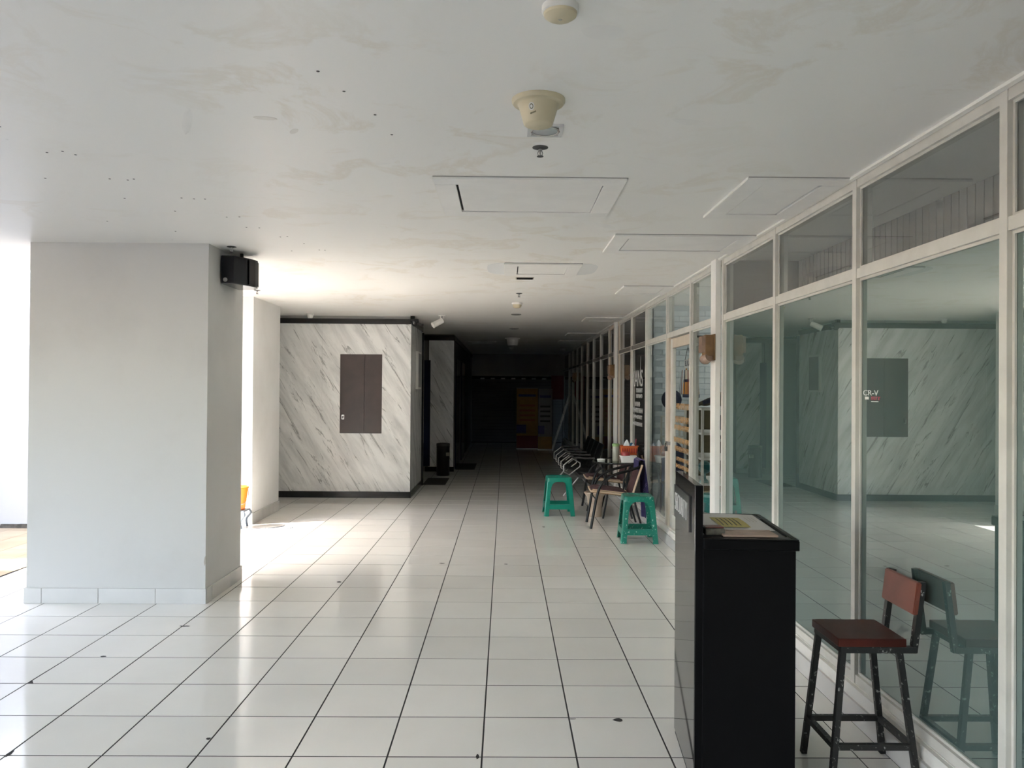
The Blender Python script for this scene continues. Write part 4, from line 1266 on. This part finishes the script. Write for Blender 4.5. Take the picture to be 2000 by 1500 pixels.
B().lathe([(0.078, 0.0), (0.082, 0.02), (0.085, 0.12), (0.10, 0.24), (0.125, 0.275), (0.13, 0.30), (0.115, 0.30), (0.105, 0.27), (0.09, 0.25), (0, 0.25)], (0, 0, 0), 28, cap1=False).build('body', 'pottery', t, smooth=True)
B().lathe([(0.131, 0.282), (0.136, 0.292), (0.131, 0.302)], (0, 0, 0), 28, cap0=False, cap1=False).build('rim', 'pottery', t, smooth=True)

TZ = 0.684
# items on the table
t = thing('storage_basket', 'orange plastic basket full of bags on the glass table', 'basket', (1.535, 9.66, TZ))
q = B()
def rect_ring(w, l, z, r=0.02, n=4):
    out = []
    for cx, cy, a0 in ((w - r, l - r, 0), (-w + r, l - r, 90), (-w + r, -l + r, 180), (w - r, -l + r, 270)):
        for k in range(n + 1):
            a = math.radians(a0 + 90 * k / n); out.append((cx + r * math.cos(a), cy + r * math.sin(a), z))
    return out
def loft(q, rings, cap0=True, cap1=False):
    vr = [[q.bm.verts.new(p_) for p_ in r_] for r_ in rings]
    for a, b_ in zip(vr, vr[1:]):
        k = len(a)
        for i in range(k): q.bm.faces.new((a[i], a[(i + 1) % k], b_[(i + 1) % k], b_[i]))
    if cap0: q.bm.faces.new(vr[0][::-1])
    if cap1: q.bm.faces.new(vr[-1])
loft(q, [rect_ring(0.085, 0.07, 0.0), rect_ring(0.108, 0.09, 0.185), rect_ring(0.104, 0.086, 0.185), rect_ring(0.081, 0.066, 0.005)], True, True)
q.build('shell', 'orange_plastic', t)
q = B(); loft(q, [rect_ring(0.108, 0.09, 0.178), rect_ring(0.117, 0.099, 0.180), rect_ring(0.117, 0.099, 0.190), rect_ring(0.105, 0.087, 0.190)], False, False); q.build('rim', 'orange_plastic', t)
for k in range(7):
    B().box(-0.09 + k * 0.028, -0.076 + k * 0.028, -0.0885, -0.080, 0.10, 0.16).build('slot', 'maroon_plastic', t)
def bagf(u, v, h_=0.10, r=0.045):
    a = v * 2 * math.pi
    rr = r * (1 - u) ** .7 * (1 + .12 * math.sin(5 * a)) + 0.004
    return Vector((rr * math.cos(a) - .02, rr * math.sin(a) * .8, 0.16 + h_ * u))
B().grid(bagf, 10, 20).build('white_bag', 'bag_white', t, smooth=True)
B().grid(lambda u, v: bagf(u, v, .065, .05) + Vector((0.06, 0.01, 0)), 8, 20).build('blue_bag', 'bag_blue', t, smooth=True)
B().grid(lambda u, v: bagf(u, v, .055, .03) + Vector((0.075, -0.03, 0)), 8, 20).build('white_bag', 'bag_white', t, smooth=True)
B().tube([(0.085, 0.03, 0.12), (0.10, 0.02, 0.27)], 0.006, 6).build('stick', 'letter_red', t)

t = thing('plastic_jar', 'tall pale jar with green lid on the glass table', 'jar', (1.375, 9.63, TZ))
B().lathe([(0.040, 0.0), (0.043, 0.006), (0.043, 0.17), (0.038, 0.185)], (0, 0, 0), 24).build('body', 'jar_clear', t, smooth=True)
B().lathe([(0.046, 0.180), (0.047, 0.205), (0.040, 0.214), (0, 0.216)], (0, 0, 0), 24, cap1=False).build('lid', 'green_lid', t, smooth=True)
t = thing('food_box', 'white food box with dark red lid before the orange basket', 'container', (1.50, 9.46, TZ))
q = B(); loft(q, [rect_ring(0.082, 0.055, 0.0, .03), rect_ring(0.098, 0.066, 0.075, .03), rect_ring(0.092, 0.060, 0.075, .03)], True, True); q.build('box', 'white_plastic', t)
q = B(); loft(q, [rect_ring(0.103, 0.070, 0.068, .03), rect_ring(0.103, 0.070, 0.080, .03), rect_ring(0.096, 0.064, 0.082, .03)], False, True); q.build('rim', 'white_plastic', t)
B().lathe([(0.055, 0.082), (0.056, 0.115), (0.05, 0.125), (0, 0.125)], (-0.03, 0.0, 0), 24, cap1=False).build('red_cup', 'maroon_plastic', t, smooth=True)
t = thing('ashtray', 'small white dish on the left edge of the glass table', 'dish', (1.185, 9.56, TZ))
B().lathe([(0.042, 0.0), (0.048, 0.008), (0.050, 0.03), (0.046, 0.03), (0.04, 0.012), (0, 0.01)], (0, 0, 0), 24, cap1=False).build('bowl', 'white_plastic', t, smooth=True)
B().lathe([(0.0505, 0.012), (0.0515, 0.016), (0.0505, 0.02)], (0, 0, 0), 24, cap0=False, cap1=False).build('band', 'grey_plastic', t)

# ------------------------------------------------------------------ waiting bench
t = thing('waiting_bench', 'row of black waiting seats with bent metal armrests', 'bench', (1.0, 11.3, 0))
SP = 0.56
for k in range(5):
    y = k * SP
    lp = [(-0.14, y, 0.47), (-0.016, y, 0.567), (0.096, y, 0.50), (0.096, y, 0.45), (-0.06, y, 0.329), (-0.14, y, 0.372)]
    B().tube(lp, 0.009 if k else 0.010, 8, closed=True).build('armrest', 'steel', t)
    B().tube(smooth_path([(-0.016, y, 0.567), (0.05, y, 0.578), (0.16, y, 0.568), (0.31, y, 0.57)], 4), 0.014, 8).build('arm_pad', 'dark_steel', t, smooth=True)
    if k < 4:
        def seatf(u, v, y=y):
            return Vector((-0.10 + 0.42 * u, y + 0.03 + (SP - .06) * v, 0.40 - 0.05 * u + 0.02 * (2 * u - 1) ** 2))
        B().grid(seatf, 6, 4, 0.015).build('seat', 'black_plastic', t, smooth=True)
        def backf(u, v, y=y):
            return Vector((0.31 + 0.14 * u, y + 0.03 + (SP - .06) * v, 0.36 + 0.40 * u))
        B().grid(backf, 6, 4, 0.015).build('backrest', 'black_plastic', t, smooth=True)
B().box(0.08, 0.14, -0.03, 4 * SP + 0.03, 0.28, 0.33, 0.003).build('beam', 'dark_steel', t)
for k in (0.3, 3.6):
    y = k * SP
    B().tube([(-0.13, y, 0.0), (0.11, y, 0.30), (0.38, y, 0.0)], 0.016, 8).build('leg', 'steel', t)

# ------------------------------------------------------------------ things seen inside the clear shop
SHZ = 0.155
t = thing('display_shelf', 'white framed display shelf inside the shop near the post', 'shelf', (2.05, 7.75, SHZ))
for x in (-0.17, 0.17):
    for y in (-0.35, 0.35):
        B().box(x - .012, x + .012, y - .012, y + .012, 0, 1.235).build('post', 'white_paint', t)
for z in (0.20, 0.50, 0.74, 0.98, 1.215):
    B().box(-0.175, 0.175, -0.355, 0.355, z, z + 0.02).build('shelf_board', 'white_paint', t)
B().box(-0.16, 0.16, 0.33, 0.345, 0.2, 1.2).build('back_cloth', 'cloth_olive', t)
t = thing('desk_fan', 'small teal desk fan on a shelf inside the shop', 'fan', (1.915, 7.47, SHZ + 0.52))
B().lathe([(0.042, 0.0), (0.042, 0.02), (0.02, 0.04), (0.018, 0.10)], (0, 0, 0), 20).build('base', 'teal_light', t, smooth=True)
cg = B()
for r in (0.015, 0.032, 0.048, 0.060):
    cg.tube([(r * math.cos(a), 0, r * math.sin(a)) for a in [k * math.pi / 12 for k in range(24)]], 0.0028, 6, closed=True)
for k in range(12):
    a = k * math.pi / 6
    cg.tube([(0.01 * math.cos(a), -0.004, 0.01 * math.sin(a)), (0.06 * math.cos(a), 0, 0.06 * math.sin(a))], 0.0018, 5)
o = cg.build('grille', 'teal_light', t); o.location = (0, -0.03, 0.15)
o = B().lathe([(0.058, -0.02), (0.062, 0.01), (0.04, 0.03)], (0, 0, 0), 24).build('housing', 'teal_plastic', t, smooth=True); o.location = (0, -0.01, 0.15); o.rotation_euler = (math.pi / 2, 0, 0)
for n_, (x, y, z, h_, m_, lab) in enumerate(((2.0, 7.46, SHZ + .52, .13, 'white_plastic', 'slim white bottle right of the teal desk fan'), (2.02, 7.50, SHZ + 1.002, .12, 'white_plastic', 'white bottle on the upper shelf inside the shop'),
                                              (2.055, 7.45, SHZ + .52, .09, 'tote_cream', 'short cream bottle beside the slim bottle'))):
    t = thing('bottle', lab, 'bottle', (x, y, z), group='bottles on the shop shelf')
    B().lathe([(0.018, 0), (0.02, 0.006), (0.02, h_ * .62), (0.009, h_ * .78), (0.009, h_ * .85)], (0, 0, 0), 16).build('body', m_, t, smooth=True)
    B().lathe([(0.011, h_ * .85), (0.011, h_)], (0, 0, 0), 14).build('cap', 'white_plastic', t)
t = thing('folded_clothes', 'dark maroon cloths hanging under the shop shelf', 'clothes', (2.14, 8.17, SHZ))
B().grid(lambda u, v: Vector((-0.12 + 0.55 * v, 0.05 * math.sin(v * 9), 0.25 + 0.62 * u)), 6, 24, 0.02).build('cloth', 'cloth_maroon', t, smooth=True)
B().grid(lambda u, v: Vector((-0.12 + 0.40 * v, 0.05 * math.sin(v * 7) - .02, 0.90 + 0.25 * u)), 6, 18, 0.02).build('cloth', 'cloth_navy', t, smooth=True)
t = thing('cloth_heap', 'olive and navy cloth heap on top of the shop shelf', 'clothes', (2.08, 7.7, SHZ + 1.265))
def heap(u, v):
    return Vector((-0.16 + 0.36 * u, -0.2 + 0.4 * v, 0.19 * u * (1 - abs(2 * v - 1) ** 3) + 0.012 * math.sin(13 * u + 7 * v)))
B().grid(heap, 14, 14, 0.01).build('cloth', 'cloth_olive', t, smooth=True)
B().tube(smooth_path([(-0.17, -0.21, 0.02), (-0.08, -0.2, 0.05), (0.02, -0.21, 0.09), (0.12, -0.2, 0.16), (0.2, -.19, .22)]), 0.02, 8).build('strap', 'cloth_navy', t, smooth=True)
t = thing('teal_tub', 'teal plastic tub on the lowest shop shelf', 'tub', (2.04, 7.6, SHZ + 0.221))
B().lathe([(0.09, 0), (0.12, 0.16), (0.128, 0.16), (0.128, 0.175), (0.112, 0.175), (0.085, 0.01), (0, 0.01)], (0, 0, 0), 28, cap1=False).build('shell', 'teal_plastic', t, smooth=True)
B().lathe([(0.129, 0.150), (0.133, 0.165), (0.129, 0.178)], (0, 0, 0), 28, cap0=False, cap1=False).build('rim', 'teal_light', t, smooth=True)

# unseen glowing tube added to brighten the shop interior
t = thing('fill_tube', 'unseen fill tube added to brighten the clear glazed shop', 'lamp', (3.6, 7.85, CEIL))
B().box(-0.04, 0.04, -0.62, 0.62, -0.03, 0).build('batten', 'white_plastic', t)
lm, lnt, lb = node_mat('fill_glow')
lb.inputs['Emission Color'].default_value = (0.93, 1.0, 1.0, 1)
lb.inputs['Emission Strength'].default_value = 45.0
B().tube([(0, -0.58, -0.05), (0, 0.58, -0.05)], 0.014, 10).build('tube', 'fill_glow', t)
# sign and striped tote hanging inside the door
t = thing('hanging_sign', 'little white hanging sign inside the shop door', 'sign', (1.775, 7.56, 1.775))
B().box(-0.003, 0.003, -0.14, 0.14, 0, 0.085, 0.001).build('board', 'letter_white', t)
text_part('BUKA', 0.075, 'tote_navy', t, facing_minus_x(-0.0036, 0, 0.045), sx=1.1, extrude=0.0005)
B().tube([(0, -0.12, 0.085), (0, 0, 0.21)], 0.003, 5).tube([(0, 0.12, 0.085), (0, 0, 0.21)], 0.003, 5).build('string', 'dark_steel', t)
t = thing('striped_tote', 'orange and navy striped tote bag hanging inside the door', 'bag', (1.80, 7.60, 1.49))
def tote(u, v, u0=0, u1=1):
    z = 0.27 * (u0 + (u1 - u0) * u); w = 0.30 - 0.12 * (z / 0.27) ** 2
    return Vector((0.018 * math.sin(v * 6), (v - .5) * w * 2 * .9, z))
B().grid(lambda u, v: tote(u, v, .12, .56), 6, 16, 0.03).build('panel', 'tote_orange', t)
B().grid(lambda u, v: tote(u, v, .0, .12), 3, 16, 0.032).build('panel', 'tote_navy', t)
B().grid(lambda u, v: tote(u, v, .56, .66), 3, 16, 0.032).build('panel', 'tote_navy', t)
B().grid(lambda u, v: tote(u, v, .66, 1.0), 5, 16, 0.03).build('panel', 'tote_cream', t)
for k in range(6):
    vv = 0.08 + k * 0.16
    B().grid(lambda u, v, vv=vv: tote(u, vv + .03 * v, .12, 1.0) + Vector((-0.034, 0, 0)), 6, 1, 0.002).build('stripe', 'tote_navy' if k % 2 else 'maroon_plastic', t)
B().tube(smooth_path([(0, -0.14, 0.26), (0, -0.06, 0.36), (0, 0.06, 0.36), (0, 0.14, 0.26)]), 0.008, 6).build('strap', 'tote_orange', t, smooth=True)
t = thing('hanging_hat', 'round black hat hanging on the shop wall beside the door', 'hat', (1.99, 9.30, 1.45))
o = B().lathe([(0.118, 0.0), (0.122, 0.005), (0.075, 0.012), (0.07, 0.05), (0.055, 0.07), (0, 0.075)], (0, 0, 0), 28, cap1=False).build('brim', 'cloth_navy', t, smooth=True)
o.rotation_euler = (math.pi / 2, 0, 0)
B().tube([(0, 0.16, 0.02), (0, -.02, 0.0)], 0.008, 6).build('hook', 'steel', t)
t = thing('shop_rack', 'grey wire rack inside the shop behind the glass', 'rack', (1.98, 9.1, SHZ))
for x in (-0.1, 0.12):
    B().box(x - .01, x + .01, -0.01, 0.01, 0, 1.10).box(x - .01, x + .01, 0.24, 0.26, 0, 1.10).build('post', 'grey_plastic', t)
for z in (0.3, 0.62, 0.85, 1.09):
    B().box(-0.11, 0.13, -0.01, 0.26, z, z + .012).build('shelf_board', 'grey_plastic', t)
t = thing('blue_cloth', 'dark blue cloth draped over the wire rack', 'cloth', (1.97, 9.08, SHZ))
B().grid(lambda u, v: Vector((-0.1 + .24 * v, -0.03 - 0.02 * math.sin(9 * v), 0.05 + 0.75 * u * (1 - .25 * (2 * v - 1) ** 2))), 8, 14, 0.012).build('cloth', 'cloth_navy', t, smooth=True)

# ------------------------------------------------------------------ bucket and bits by the rear wall
t = thing('orange_bucket', 'bright orange bucket standing beside the sunlit wall end', 'bucket', (-2.985, 8.70, 0.20))
B().lathe([(0.10, 0.0), (0.135, 0.235), (0.142, 0.24), (0.142, 0.255), (0.132, 0.255), (0.097, 0.01), (0, 0.01)], (0, 0, 0), 28, cap1=False).build('body', 'bright_orange', t, smooth=True)
B().tube(smooth_path([(0.137, 0, 0.235), (0.15, -0.02, 0.17), (0.13, -0.05, 0.09), (0.10, -0.08, 0.07), (0.0, -0.14, 0.06), (-0.10, -0.08, 0.07), (-.137, 0, .235)]), 0.004, 6).build('handle', 'steel', t, smooth=True)
t = thing('low_stand', 'low grey metal stand carrying the orange bucket', 'stand', (-2.985, 8.70, 0))
for sx in (-1, 1):
    for sy in (-1, 1):
        B().tube(smooth_path([(sx * 0.12, sy * 0.10, 0.19), (sx * 0.135, sy * 0.11, 0.15), (sx * 0.09, sy * 0.10, 0.08), (sx * 0.10, sy * .10, 0.0)], 5), 0.012, 8).build('leg', 'hose_grey', t, smooth=True)
B().box(-0.13, 0.13, -0.11, 0.11, 0.185, 0.20, 0.003).build('top', 'hose_grey', t)
t = thing('wire_loop', 'thin wire loop lying on the floor in the sun patch', 'wire', (-2.52, 8.60, 0.004))
B().tube(smooth_path([(-0.55, 0.02, 0), (-0.3, -0.03, 0), (-0.1, 0.05, 0), (0.05, 0.16, 0), (0.16, 0.14, 0), (0.14, 0.03, 0), (0.0, -0.02, 0), (-0.12, 0.06, 0)]), 0.0035, 6).build('strand', 'hose_grey', t, smooth=True)
B().lathe([(0.008, -0.004), (0.008, 0.008)], (-0.55, 0.02, 0), 8).build('plug', 'black_plastic', t)
